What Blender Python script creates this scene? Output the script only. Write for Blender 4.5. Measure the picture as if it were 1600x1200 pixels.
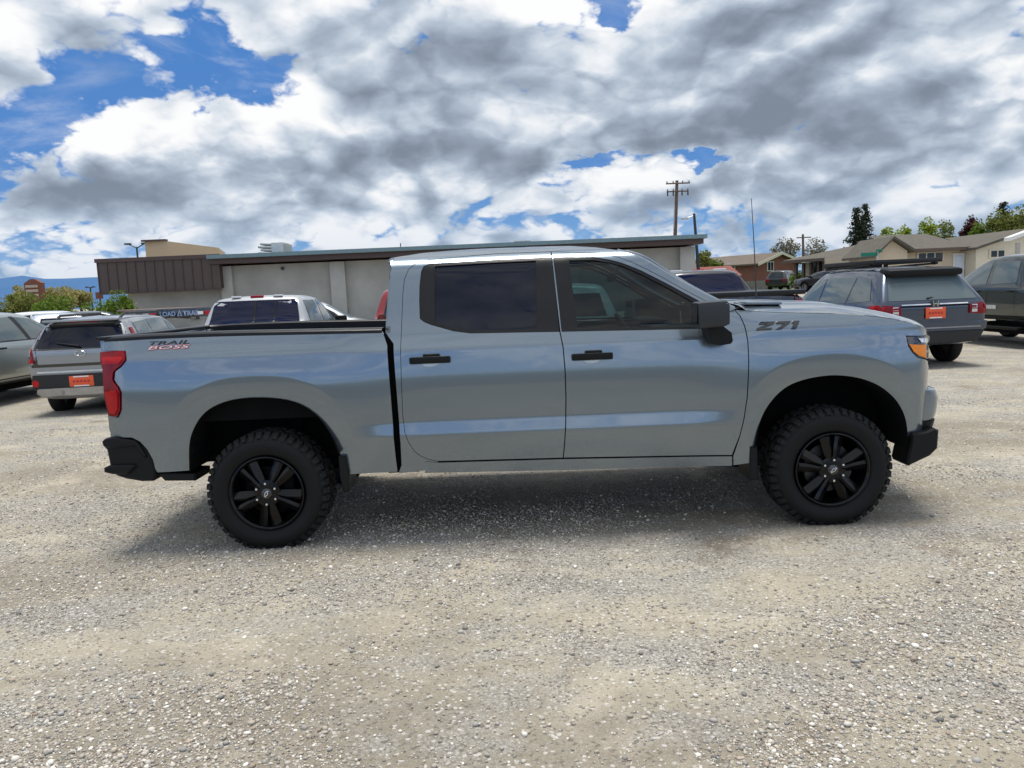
import bpy, bmesh, math, random
import numpy as np
from mathutils import Vector, Matrix, geometry
from mathutils.bvhtree import BVHTree

random.seed(7)
RNG = np.random.default_rng(11)
scene = bpy.context.scene
for _o in list(bpy.data.objects):
    bpy.data.objects.remove(_o)
COL = scene.collection
R = math.radians

# ------------------------------------------------------------------ camera
CAM_D, CAM_H, FPX = 4.95, 1.645, 1200.0
ROLL, PITCH = R(2.4), R(6.9)
_f = Vector((0, math.cos(PITCH), -math.sin(PITCH)))
_r = Vector((1, 0, 0)); _u = Vector((0, math.sin(PITCH), math.cos(PITCH)))
_rr = _r * math.cos(ROLL) - _u * math.sin(ROLL)
_uu = _r * math.sin(ROLL) + _u * math.cos(ROLL)
cam_data = bpy.data.cameras.new('camera')
cam = bpy.data.objects.new('camera', cam_data)
COL.objects.link(cam)
cam_data.sensor_width = 36.0
cam_data.lens = 36.0 * FPX / 1600.0
cam_data.clip_start, cam_data.clip_end = 0.05, 30000.0
CAM = Vector((0, -CAM_D, CAM_H))
cam.matrix_world = Matrix(((_rr.x, _uu.x, -_f.x, CAM.x), (_rr.y, _uu.y, -_f.y, CAM.y),
                           (_rr.z, _uu.z, -_f.z, CAM.z), (0, 0, 0, 1)))
scene.camera = cam


def ray(px, py):
    return _f + _rr * ((px - 800) / FPX) + _uu * ((600 - py) / FPX)


def at(px, py, Y):
    """the point of the world at depth Y (truck side plane = 0) seen in the photograph at px, py"""
    v = ray(px, py)
    return CAM + v * ((Y + CAM_D) / v.y)


def ground_at(px, py):
    v = ray(px, py)
    return CAM + v * (-CAM.z / v.z)


# ------------------------------------------------------------------ world and sun
SUN_EL, SUN_AZ = R(82), R(2)          # azimuth measured from +Y towards +X
world = bpy.data.worlds.new('World')
scene.world = world
world.use_nodes = True
NT = world.node_tree
NT.nodes.clear()


class NB:
    """tiny node builder"""
    def __init__(s, nt): s.nt = nt
    def n(s, t, **kw):
        nd = s.nt.nodes.new(t)
        for k, v in kw.items(): setattr(nd, k, v)
        return nd
    def put(s, sock, v):
        if isinstance(v, bpy.types.NodeSocket): s.nt.links.new(v, sock)
        elif isinstance(v, (tuple, list)) and len(v) == 3 and sock.type == 'RGBA': sock.default_value = (*v, 1)
        else: sock.default_value = v
    def m(s, op, a, b=0.0, c=0.0, clamp=False):
        nd = s.n('ShaderNodeMath', operation=op, use_clamp=clamp)
        for i, v in enumerate((a, b, c)): s.put(nd.inputs[i], v)
        return nd.outputs[0]
    def vm(s, op, a, b=(0, 0, 0), sc=None):
        nd = s.n('ShaderNodeVectorMath', operation=op)
        s.put(nd.inputs[0], a); s.put(nd.inputs[1], b)
        if sc is not None: s.put(nd.inputs['Scale'], sc)
        return nd.outputs['Value'] if op in ('DOT_PRODUCT', 'LENGTH', 'DISTANCE') else nd.outputs['Vector']
    def noise(s, vec, scale, detail=4, rough=.5, dist=0.0, out='Fac', lac=2.0):
        nd = s.n('ShaderNodeTexNoise')
        if vec is not None: s.put(nd.inputs['Vector'], vec)
        s.put(nd.inputs['Scale'], scale); s.put(nd.inputs['Detail'], detail)
        s.put(nd.inputs['Roughness'], rough); s.put(nd.inputs['Distortion'], dist); s.put(nd.inputs['Lacunarity'], lac)
        return nd.outputs[out]
    def vor(s, vec, scale, feature='F1', out='Distance', rnd=1.0):
        nd = s.n('ShaderNodeTexVoronoi', feature=feature)
        if vec is not None: s.put(nd.inputs['Vector'], vec)
        s.put(nd.inputs['Scale'], scale)
        if 'Randomness' in nd.inputs: s.put(nd.inputs['Randomness'], rnd)
        return nd.outputs[out]
    def mr(s, v, a, b, c=0.0, d=1.0, kind='SMOOTHSTEP'):
        nd = s.n('ShaderNodeMapRange', interpolation_type=kind, clamp=True)
        for i, x in enumerate((v, a, b, c, d)): s.put(nd.inputs[i], x)
        return nd.outputs[0]
    def mix(s, f, a, b, mode='MIX'):
        nd = s.n('ShaderNodeMix', data_type='RGBA', blend_type=mode)
        s.put(nd.inputs[0], f); s.put(nd.inputs[6], a); s.put(nd.inputs[7], b)
        return nd.outputs[2]
    def sep(s, v):
        nd = s.n('ShaderNodeSeparateXYZ'); s.put(nd.inputs[0], v); return nd.outputs
    def comb(s, x, y, z):
        nd = s.n('ShaderNodeCombineXYZ')
        for i, v in enumerate((x, y, z)): s.put(nd.inputs[i], v)
        return nd.outputs[0]
    def bump(s, h, strength=.3, dist=.01, normal=None):
        nd = s.n('ShaderNodeBump'); s.put(nd.inputs['Height'], h)
        s.put(nd.inputs['Strength'], strength); s.put(nd.inputs['Distance'], dist)
        if normal is not None: s.put(nd.inputs['Normal'], normal)
        return nd.outputs[0]


W = NB(NT)
SKY_STRENGTH = 0.1
tc = W.n('ShaderNodeTexCoord')
DIRV = tc.outputs['Generated']
sky = W.n('ShaderNodeTexSky', sky_type='NISHITA', sun_disc=False, sun_elevation=SUN_EL, sun_rotation=SUN_AZ,
          altitude=1200.0, air_density=1.0, dust_density=0.4, ozone_density=2.0)


def cloud_blob(dirv, px, py, sx, sy, tilt=0.0):
    """a soft patch of the sky in a fixed world direction (Gaussian in tangent coordinates); sx, sy in degrees"""
    c = ray(px, py).normalized()
    e1 = Vector((c.y, -c.x, 0)).normalized(); e2 = e1.cross(c).normalized()
    a1 = e1 * math.cos(tilt) + e2 * math.sin(tilt); a2 = e2 * math.cos(tilt) - e1 * math.sin(tilt)
    dx = W.vm('DOT_PRODUCT', dirv, tuple(a1 / math.sin(R(sx)))); dy = W.vm('DOT_PRODUCT', dirv, tuple(a2 / math.sin(R(sy))))
    front = W.m('GREATER_THAN', W.vm('DOT_PRODUCT', dirv, tuple(c)), 0.3)
    q = W.m('ADD', W.m('MULTIPLY', dx, dx), W.m('MULTIPLY', dy, dy))
    return W.m('MULTIPLY', W.m('EXPONENT', W.m('MULTIPLY', q, -1.0)), front)


def total(pairs):
    t = None
    for k, s in pairs:
        v = W.m('MULTIPLY', s, k)
        t = v if t is None else W.m('ADD', t, v)
    return t


def cloud_coord(dirv, c=0.55):
    x, y, z = W.sep(dirv)
    zz = W.m('ADD', W.m('MAXIMUM', z, 0.0), c)
    return W.comb(W.m('DIVIDE', x, zz), W.m('DIVIDE', y, zz), W.m('MULTIPLY', z, 1.2))


def cells(p, sc_):
    v = W.vor(p, sc_, 'F1')
    return W.m('MULTIPLY', W.m('MULTIPLY', v, v), 1.12)


def cloud_density(dirv, full=True):
    p = cloud_coord(dirv)
    wv = W.noise(p, 3.2, 3, .5, out='Color')
    p2 = W.vm('ADD', p, W.vm('SCALE', W.vm('SUBTRACT', wv, (.5, .5, .5)), sc=.20))
    wv2 = W.noise(p, 17.0, 3, .55, out='Color')
    p3 = W.vm('ADD', p2, W.vm('SCALE', W.vm('SUBTRACT', wv2, (.5, .5, .5)), sc=.060))
    big = W.noise(p2, 2.3, 2, .5)
    soft = W.noise(p3, 5.2, 2, .5); b0 = cells(p2, 6.5); bb = cells(p3, 13.0)
    coarse = W.m('SUBTRACT', W.m('ADD', W.m('MULTIPLY', big, .45), W.m('MULTIPLY', soft, .55)), W.m('ADD', W.m('MULTIPLY', b0, .42), W.m('MULTIPLY', bb, .26)))
    if not full: return coarse
    med = W.noise(p3, 7.0, 6, .55)
    b1 = cells(p3, 11.0); b2 = cells(p3, 27.0); b3 = W.vor(p3, 62.0, 'F1')
    d = W.m('ADD', W.m('MULTIPLY', big, .72), W.m('MULTIPLY', med, .52))
    d = W.m('SUBTRACT', d, W.m('MULTIPLY', W.m('SUBTRACT', b1, .42), .34))
    d = W.m('SUBTRACT', d, W.m('MULTIPLY', W.m('SUBTRACT', b2, .42), .19))
    d = W.m('SUBTRACT', d, W.m('MULTIPLY', W.m('SUBTRACT', b3, .42), .09))
    return d, W.m('SUBTRACT', med, W.m('ADD', W.m('MULTIPLY', W.m('SUBTRACT', b2, .42), .35), W.m('MULTIPLY', W.m('SUBTRACT', b1, .42), .25))), coarse


wob = W.noise(cloud_coord(DIRV), 6.0, 6, .62, out='Color')
DW = W.vm('ADD', DIRV, W.vm('SCALE', W.vm('SUBTRACT', wob, (.5, .5, .5)), sc=.11))
d0, fine0, dc0 = cloud_density(DIRV)
up = W.vm('NORMALIZE', W.vm('ADD', DIRV, (0.012, 0, 0.045)))
d1 = cloud_density(up, False)
cover = total([
    (-.62, cloud_blob(DW, 225, 115, 7.0, 2.5, .06)), (-.50, cloud_blob(DW, 40, 220, 5.0, 2.2, .5)),
    (-.40, cloud_blob(DW, 350, 95, 2.5, 2.5)),
    (-.55, cloud_blob(DW, 968, 8, 1.5, .9)), (-.50, cloud_blob(DW, 935, 255, 2.7, .5, .05)),
    (-.46, cloud_blob(DW, 1105, 246, 1.9, .4, .05)), (-.42, cloud_blob(DW, 410, 232, 1.6, .7)),
    (-.26, cloud_blob(DW, 60, 400, 9, 1.5)), (-.20, cloud_blob(DW, 820, 345, 14, 1.0)),
    (-.22, cloud_blob(DW, 1250, 395, 12, 1.0)),
    (.26, cloud_blob(DW, 60, 60, 5.5, 3.2)), (.22, cloud_blob(DW, 220, 100, 2.0, 1.0)), (.30, cloud_blob(DW, 300, 195, 5, 2.4)),
    (.25, cloud_blob(DW, 130, 270, 8, 2.2, .2)), (.25, cloud_blob(DW, 620, 180, 11, 7)),
    (.25, cloud_blob(DW, 1250, 130, 13, 6)), (.15, cloud_blob(DW, 950, 130, 5, 4)), (.16, cloud_blob(DW, 1330, 40, 9, 3)), (.14, cloud_blob(DW, 1450, 260, 9, 3)), (.14, cloud_blob(DW, 790, 110, 4, 3)),
])
zc = W.sep(DIRV)[2]
hz = W.mr(zc, .0, .16, 1, 0)
dens = W.m('ADD', W.m('ADD', d0, cover), W.m('MULTIPLY', hz, .06))
north = W.mr(W.sep(DIRV)[1], .05, -.45)
dens = W.m('SUBTRACT', dens, W.m('MULTIPLY', W.m('MULTIPLY', north, W.mr(zc, .16, .42, 1, 0)), .20))
alpha = W.mr(dens, .45, .64)
wisp = W.m('MULTIPLY', W.mr(W.noise(W.vm('MULTIPLY', cloud_coord(DIRV), (1.0, 1.0, 2.2)), 4.5, 6, .62, .8), .46, .78), .42)
alpha = W.m('MAXIMUM', alpha, wisp)
thick = W.mr(dens, .53, 1.10, 0, 1, 'LINEAR')
relief = W.m('MULTIPLY', W.m('SUBTRACT', dc0, d1), 2.0)
dark = total([
    (.52, cloud_blob(DW, 690, 130, 10, 4.5, -.05)), (.40, cloud_blob(DW, 640, 270, 10, 2.2, 0.0)),
    (.60, cloud_blob(DW, 1190, 125, 8, 4.2, .1)), (.48, cloud_blob(DW, 1480, 60, 9, 3.6, .2)),
    (.40, cloud_blob(DW, 1000, 215, 10, 1.6, .1)), (.42, cloud_blob(DW, 1330, 235, 10, 2.2, .25)),
    (.45, cloud_blob(DW, 230, 285, 7, 1.6, .1)), (.30, cloud_blob(DW, 1150, 275, 4, 1.6, .1)),
    (.2, cloud_blob(DW, 500, 340, 16, 1.2)),
    (-.45, cloud_blob(DW, 310, 190, 5.5, 2.4, .25)), (-.38, cloud_blob(DW, 910, 110, 3.2, 4.0, .3)),
    (-.35, cloud_blob(DW, 450, 90, 3.0, 6, .3)), (-.40, cloud_blob(DW, 120, 235, 4, 1.3, .3)),
    (-.42, cloud_blob(DW, 1400, 110, 5, 1.2, .25)), (-.45, cloud_blob(DW, 1570, 110, 4, 1.0, .3)), (-.3, cloud_blob(DW, 1040, 270, 4, 1.2, .1)),
    (-.25, cloud_blob(DW, 860, 300, 6, 1.3, .1)), (-.2, cloud_blob(DW, 390, 300, 3, 1.5)), (-.25, cloud_blob(DW, 1450, 165, 8, .8, .2)),
])
shade = W.m('ADD', W.m('ADD', W.m('MULTIPLY', thick, .36), W.m('MULTIPLY', dark, .74)), W.m('SUBTRACT', .25, relief))
shade = W.m('ADD', shade, W.m('MULTIPLY', W.m('SUBTRACT', fine0, .5), -.75), clamp=False)
ramp = W.n('ShaderNodeValToRGB')
W.put(ramp.inputs[0], W.mr(shade, -.05, 1.30, 0, 1, 'LINEAR'))
cr = ramp.color_ramp
cr.interpolation = 'B_SPLINE'
for e in list(cr.elements)[1:]: cr.elements.remove(e)
cr.elements[0].position = 0.0; cr.elements[0].color = (1.0, 1.0, 1.0, 1)
for pos, c in ((.14, (.93, .94, .96)), (.34, (.60, .68, .78)), (.56, (.39, .465, .57)), (.78, (.28, .335, .42)), (1.0, (.20, .245, .31))):
    e = cr.elements.new(pos); e.color = (*c, 1)
ccol = W.mix(W.m('MULTIPLY', hz, .45), ramp.outputs[0], (.37, .51, .71))
ccol = W.vm('SCALE', ccol, sc=1.0 / SKY_STRENGTH)
blue = W.mix(.72, sky.outputs[0], (.45, 2.15, 6.2))
blue = W.mix(W.m('MULTIPLY', hz, .6), blue, (2.2, 4.6, 7.6))
blue = W.mix(W.m('MULTIPLY', W.m('MULTIPLY', north, hz), .55), blue, (4.4, 6.0, 7.8))
skycol = W.mix(alpha, blue, ccol)
skycol = W.mix(W.mr(zc, -.06, -.005, 1, 0), skycol, (2.4, 2.6, 2.8))
skycol = W.vm('SCALE', skycol, sc=W.m('ADD', 1.0, W.m('MULTIPLY', W.m('MULTIPLY', W.mr(W.sep(DIRV)[1], .1, -.6), W.mr(zc, .20, .42, 1, .1)), .6)))
bg = W.n('ShaderNodeBackground')
W.put(bg.inputs[0], skycol); bg.inputs[1].default_value = SKY_STRENGTH
wo = W.n('ShaderNodeOutputWorld')
NT.links.new(bg.outputs[0], wo.inputs[0])
world.cycles.sampling_method = 'MANUAL'; world.cycles.sample_map_resolution = 512

sun_data = bpy.data.lights.new('sun', 'SUN')
sun_data.energy = 3.8; sun_data.angle = R(22.0); sun_data.color = (1.0, .95, .87)
sun = bpy.data.objects.new('sun', sun_data); COL.objects.link(sun)
_sd = Vector((math.sin(SUN_AZ) * math.cos(SUN_EL), math.cos(SUN_AZ) * math.cos(SUN_EL), math.sin(SUN_EL)))
sun.rotation_euler = _sd.to_track_quat('Z', 'Y').to_euler()
sun.location = _sd * 60
vs = scene.view_settings
vs.view_transform = 'Standard'; vs.look = 'None'; vs.exposure = 0.0; vs.gamma = 1.0; vs.use_curve_mapping = False
scene.cycles.max_bounces = 6; scene.cycles.diffuse_bounces = 3; scene.cycles.glossy_bounces = 4
scene.cycles.transmission_bounces = 4; scene.cycles.transparent_max_bounces = 8
scene.cycles.caustics_reflective = False; scene.cycles.caustics_refractive = False
scene.cycles.sample_clamp_indirect = 6.0

# ------------------------------------------------------------------ materials
MATS = {}


def new_mat(name):
    m = bpy.data.materials.new(name); m.use_nodes = True
    MATS[name] = m
    return m, m.node_tree.nodes['Principled BSDF'], NB(m.node_tree)


def pset(b, **kw):
    for k, v in kw.items():
        b.inputs[k.replace('_', ' ')].default_value = v


def plain(name, color, rough=.6, metal=0.0, var=.12, scale=8.0, bump=0.0, bscale=60.0, coat=0.0, spec=.5):
    """one surface with faint irregular colour and gloss"""
    m, b, n = new_mat(name)
    pset(b, Roughness=rough, Metallic=metal, Coat_Weight=coat, Coat_Roughness=.04)
    b.inputs['Specular IOR Level'].default_value = spec
    pos = n.n('ShaderNodeTexCoord').outputs['Object']
    f = n.noise(pos, scale, 5, .6)
    c = n.mix(n.mr(f, .3, .7, 0, 1, 'LINEAR'), tuple(x * (1 - var) for x in color), tuple(min(1, x * (1 + var)) for x in color))
    n.put(b.inputs['Base Color'], c)
    n.put(b.inputs['Roughness'], n.mr(f, .25, .75, max(.02, rough - .06), min(1, rough + .08), 'LINEAR'))
    if bump:
        n.put(b.inputs['Normal'], n.bump(n.noise(pos, bscale, 4, .6), bump, .02))
    return m


def paint(name, color, metal=.55, rough=.32, coat=1.0, dust=0.0):
    m, b, n = new_mat(name)
    pset(b, Metallic=metal, Roughness=rough, Coat_Weight=coat, Coat_Roughness=.02)
    pos = n.n('ShaderNodeTexCoord').outputs['Object']
    dst = n.mr(n.noise(pos, 1.6, 6, .65), .40, .80)
    low = n.mr(n.sep(pos)[2], .95, .35)
    c2 = n.mix(n.m('MULTIPLY', n.m('MULTIPLY', dst, n.m('ADD', low, .25)), dust), color, (.36, .33, .28))
    n.put(b.inputs['Base Color'], c2)
    n.put(b.inputs['Coat Roughness'], n.m('ADD', n.m('MULTIPLY', dst, dust * .25), .015))
    return m


def glass_dark(name, color=(.012, .016, .024), rough=.02):
    m, b, n = new_mat(name)
    pset(b, Base_Color=(*color, 1), Roughness=rough, Coat_Weight=.0)
    b.inputs['IOR'].default_value = 1.40
    return m


def glass_clear(name, tint=(.30, .36, .36)):
    """a tinted pane one can look through"""
    m, b, n = new_mat(name)
    n.nt.nodes.remove(b)
    tr = n.n('ShaderNodeBsdfTransparent'); n.put(tr.inputs[0], tint)
    gl = n.n('ShaderNodeBsdfGlossy'); gl.inputs['Roughness'].default_value = .015
    fr = n.n('ShaderNodeFresnel'); fr.inputs[0].default_value = 1.5
    mx = n.n('ShaderNodeMixShader')
    n.put(mx.inputs[0], n.m('MULTIPLY', fr.outputs[0], .95)); n.nt.links.new(tr.outputs[0], mx.inputs[1]); n.nt.links.new(gl.outputs[0], mx.inputs[2])
    n.nt.links.new(mx.outputs[0], n.nt.nodes['Material Output'].inputs[0])
    return m


def leafy(name, c1, c2, trans=.3):
    m, b, n = new_mat(name)
    g = n.n('ShaderNodeNewGeometry')
    rnd = g.outputs['Random Per Island']
    c = n.mix(rnd, c1, c2)
    n.put(b.inputs['Base Color'], c); pset(b, Roughness=.6)
    b.inputs['Specular IOR Level'].default_value = .25
    tl = n.n('ShaderNodeBsdfTranslucent'); n.put(tl.inputs[0], c)
    mx = n.n('ShaderNodeMixShader'); mx.inputs[0].default_value = trans
    n.nt.links.new(b.outputs[0], mx.inputs[1]); n.nt.links.new(tl.outputs[0], mx.inputs[2])
    n.nt.links.new(mx.outputs[0], n.nt.nodes['Material Output'].inputs[0])
    return m


paint('truck_paint', (.192, .236, .276), metal=.78, rough=.235, dust=.10)
plain('black_plastic', (.005, .0055, .006), .5, spec=.25, bump=.12, bscale=500, var=.1)
plain('mirror_plastic', (.020, .023, .026), .45, bump=.08, bscale=500, var=.1)
plain('black_satin', (.007, .007, .008), .34, spec=.35)
plain('gloss_black', (.008, .008, .009), .10, coat=1.0)
plain('wheel_black', (.002, .002, .0024), .16, spec=.32)
plain('rubber', (.0065, .0065, .007), .6, spec=.25, bump=.15, bscale=120, var=.25)
plain('tread_rubber', (.013, .013, .013), .8, spec=.3, bump=.2, bscale=150, var=.35, scale=14)
plain('underbody', (.0035, .0035, .0035), .9, spec=.2)
plain('chrome', (.75, .77, .79), .10, 1.0, var=.03)
plain('dull_steel', (.34, .34, .35), .42, .9)
plain('rotor_steel', (.06, .06, .062), .5, .8)
plain('interior_grey', (.018, .019, .021), .75)
plain('interior_dark', (.012, .012, .013), .8)
plain('light_trim', (.62, .65, .68), .3, .3)
plain('white_print', (.82, .82, .82), .5, var=.03)
plain('red_print', (.50, .03, .035), .4, var=.05)
plain('black_print', (.012, .012, .014), .35, var=.05)
plain('amber_lens', (.85, .25, .015), .15, spec=.3, var=.1, scale=40)
plain('red_lens', (.23, .003, .009), .16, spec=.3, var=.35, scale=14)
plain('bright_red_lens', (.45, .008, .012), .16, spec=.3, var=.15)
plain('clear_lens', (.62, .64, .66), .08, .3, coat=1.0)
plain('orange_plate', (.80, .11, .025), .45, var=.05)
glass_dark('privacy_glass', (.004, .006, .016))
glass_dark('car_glass', (.020, .026, .030))
glass_dark('blue_glass', (.006, .008, .030))
glass_dark('pale_glass', (.10, .13, .14))
glass_clear('door_glass', (.19, .29, .285))
glass_clear('windshield_glass', (.55, .62, .60))


# ------------------------------------------------------------------ objects
def tag(o, label=None, cat=None, group=None, kind=None):
    if label: o['label'] = label
    if cat: o['category'] = cat
    if group: o['group'] = group
    if kind: o['kind'] = kind
    return o


def thing(name, label, cat, loc=(0, 0, 0), rz=0.0, group=None):
    o = bpy.data.objects.new(name, None); COL.objects.link(o)
    o.location = loc; o.rotation_euler = (0, 0, rz); o.empty_display_size = .2
    return tag(o, label, cat, group)


def link_mesh(name, me, mat=None, parent=None, loc=None, rot=None):
    o = bpy.data.objects.new(name, me); COL.objects.link(o)
    if mat is not None and not me.materials: me.materials.append(MATS[mat] if isinstance(mat, str) else mat)
    if parent is not None: o.parent = parent
    if loc is not None: o.location = loc
    if rot is not None: o.rotation_euler = rot
    return o


def finish(me, smooth=35.0):
    if smooth is None: return
    me.shade_smooth()
    if smooth < 179: me.set_sharp_from_angle(angle=R(smooth))


class MB:
    """collects boxes, tubes, lathes and prisms into ONE mesh object"""
    def __init__(s): s.v, s.f = [], []
    def add(s, vs, fs):
        k = len(s.v); s.v += [tuple(v) for v in vs]; s.f += [tuple(i + k for i in f) for f in fs]; return s
    def box(s, c, d, rot=None):
        vs = [Vector((sx * d[0] / 2, sy * d[1] / 2, sz * d[2] / 2)) for sx in (-1, 1) for sy in (-1, 1) for sz in (-1, 1)]
        if rot is not None: vs = [rot @ v for v in vs]
        vs = [v + Vector(c) for v in vs]
        return s.add(vs, [(0, 1, 3, 2), (4, 6, 7, 5), (0, 4, 5, 1), (2, 3, 7, 6), (0, 2, 6, 4), (1, 5, 7, 3)])
    def rbox(s, c, d, b=.01, rot=None):
        """box with chamfered edges"""
        x, y, z = d[0] / 2, d[1] / 2, d[2] / 2
        bm = bmesh.new()
        bmesh.ops.create_cube(bm, size=1.0)
        bmesh.ops.scale(bm, vec=(d[0], d[1], d[2]), verts=bm.verts)
        bmesh.ops.bevel(bm, geom=list(bm.edges), offset=min(b, .45 * min(d)), segments=2, affect='EDGES', profile=.6)
        vs = [v.co.copy() for v in bm.verts]; bm.verts.index_update()
        fs = [[v.index for v in f.verts] for f in bm.faces]; bm.free()
        if rot is not None: vs = [rot @ v for v in vs]
        return s.add([v + Vector(c) for v in vs], fs)
    def tube(s, pts, rad, n=8, cap=True):
        pts = [Vector(p) for p in pts]; rads = rad if isinstance(rad, (list, tuple)) else [rad] * len(pts)
        vs, fs = [], []
        for i, p in enumerate(pts):
            t = (pts[min(i + 1, len(pts) - 1)] - pts[max(i - 1, 0)]).normalized()
            a = t.orthogonal().normalized() if i == 0 else (a - t * a.dot(t)).normalized()
            bb = t.cross(a)
            for k in range(n):
                th = 2 * math.pi * k / n
                vs.append(p + (a * math.cos(th) + bb * math.sin(th)) * rads[i])
        for i in range(len(pts) - 1):
            for k in range(n):
                fs.append((i * n + k, i * n + (k + 1) % n, (i + 1) * n + (k + 1) % n, (i + 1) * n + k))
        if cap:
            fs.append(tuple(reversed(range(n)))); fs.append(tuple((len(pts) - 1) * n + k for k in range(n)))
        return s.add(vs, fs)
    def lathe(s, prof, n=48, axis='y', c=(0, 0, 0), close=False):
        """prof: (radius, offset along axis)"""
        vs, fs = [], []
        m = len(prof)
        for k in range(n):
            th = 2 * math.pi * k / n; cs, sn = math.cos(th), math.sin(th)
            for r_, h in prof:
                if axis == 'y': v = (r_ * cs, h, r_ * sn)
                elif axis == 'x': v = (h, r_ * cs, r_ * sn)
                else: v = (r_ * cs, r_ * sn, h)
                vs.append(Vector(v) + Vector(c))
        for k in range(n):
            k2 = (k + 1) % n
            for i in range(m - 1 + (1 if close else 0)):
                j = (i + 1) % m
                fs.append((k * m + i, k * m + j, k2 * m + j, k2 * m + i))
        return s.add(vs, fs)
    def prism(s, poly, to3, depth):
        """poly in 2D, to3(u, v, w) -> 3D, thickness from w=0 to depth"""
        n = len(poly)
        vs = [to3(u, v, 0) for u, v in poly] + [to3(u, v, depth) for u, v in poly]
        fs = [tuple(range(n)), tuple(reversed(range(n, 2 * n)))]
        fs += [(i, n + i, n + (i + 1) % n, (i + 1) % n) for i in range(n)]
        return s.add(vs, fs)
    def quad(s, a, b, c, d): return s.add([a, b, c, d], [(0, 1, 2, 3)])
    def build(s, name, mat, parent=None, smooth=35.0, loc=None, rot=None, off=None):
        me = bpy.data.meshes.new(name)
        vs = s.v if off is None else [(x - off[0], y - off[1], z - off[2]) for x, y, z in s.v]
        me.from_pydata(vs, [], s.f); me.validate(); me.update()
        bm = bmesh.new(); bm.from_mesh(me); bmesh.ops.recalc_face_normals(bm, faces=bm.faces); bm.to_mesh(me); bm.free()
        finish(me, smooth)
        return link_mesh(name, me, mat, parent, loc, rot)


def in_poly(x, y, poly):
    c = False; n = len(poly); j = n - 1
    for i in range(n):
        xi, yi = poly[i]; xj, yj = poly[j]
        if (yi > y) != (yj > y) and x < (xj - xi) * (y - yi) / (yj - yi) + xi: c = not c
        j = i
    return c


def np_in_poly(G, poly):
    P = np.array(poly); Q = np.roll(P, 1, 0)
    x, y = G[:, 0:1], G[:, 1:2]
    dy = Q[:, 1] - P[:, 1]; dy = np.where(dy == 0, 1e-12, dy)
    c = ((P[:, 1] > y) != (Q[:, 1] > y)) & (x < (Q[:, 0] - P[:, 0]) * (y - P[:, 1]) / dy + P[:, 0])
    return c.sum(1) % 2 == 1


def resample(poly, step, closed=True):
    out = []
    n = len(poly)
    for i in range(n if closed else n - 1):
        a, b = Vector(poly[i]), Vector(poly[(i + 1) % n])
        k = max(1, int(math.ceil((b - a).length / step)))
        out += [tuple(a.lerp(b, t / k)) for t in range(k)]
    if not closed: out.append(tuple(poly[-1]))
    return out


def spline(pts, per=6, closed=False):
    """Catmull-Rom through 2D points"""
    out = []; n = len(pts)
    P = [Vector(p) for p in pts]
    for i in range(n if closed else n - 1):
        p1, p2 = P[i], P[(i + 1) % n]
        p0 = P[i - 1] if (i > 0 or closed) else p1 * 2 - p2
        p3 = P[(i + 2) % n] if (i + 2 < n or closed) else p2 * 2 - p1
        for k in range(per):
            t = k / per
            out.append(tuple(.5 * ((2 * p1) + (p2 - p0) * t + (2 * p0 - 5 * p1 + 4 * p2 - p3) * t * t + (3 * p1 - p0 - 3 * p2 + p3) * t ** 3)))
    if not closed: out.append(tuple(P[-1]))
    return out


def tri_patch(poly, holes=(), step=.03, gridstep=None):
    """constrained Delaunay of a polygon with holes and a regular inner grid"""
    gs = gridstep or step
    loops = [resample(poly, step)] + [resample(h, step) for h in holes]
    vs, es = [], []
    for lp in loops:
        k = len(vs); vs += [Vector(p) for p in lp]
        es += [(k + i, k + (i + 1) % len(lp)) for i in range(len(lp))]
    nb = len(vs)
    xs = [p[0] for p in poly]; ys = [p[1] for p in poly]
    B = np.array([p for lp in loops for p in lp])
    gx = np.arange(min(xs) + gs * .5, max(xs), gs); gy = np.arange(min(ys) + gs * .5, max(ys), gs)
    if len(gx) and len(gy):
        G = np.stack(np.meshgrid(gx, gy, indexing='ij'), -1).reshape(-1, 2)
        ok = np_in_poly(G, poly)
        for h in holes: ok &= ~np_in_poly(G, h)
        G = G[ok]
        if len(G):
            far = np.concatenate([((G[k:k + 2000, None] - B[None]) ** 2).sum(-1).min(1) for k in range(0, len(G), 2000)]) > (gs * .45) ** 2
            vs += [Vector(p) for p in G[far]]
    ov, oe, of, ovi, _, _ = geometry.delaunay_2d_cdt(vs, es, [], 1, 1e-6)
    of = [tuple(f) for f in of if len(f) == 3]
    O = np.array([tuple(v) for v in ov]); C = O[np.array(of)].mean(1)
    ok = np_in_poly(C, loops[0])
    for h in loops[1:]: ok &= ~np_in_poly(C, h)
    tris = [f for f, k in zip(of, ok) if k]
    return [tuple(v) for v in ov], tris


# ------------------------------------------------------------------ ground
def sstep(a, b, x):
    t = min(1.0, max(0.0, (x - a) / (b - a))); return t * t * (3 - 2 * t)


def ground_z(x, y):
    return .72 * sstep(17, 48, y) * sstep(-2, 9, x)


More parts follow.
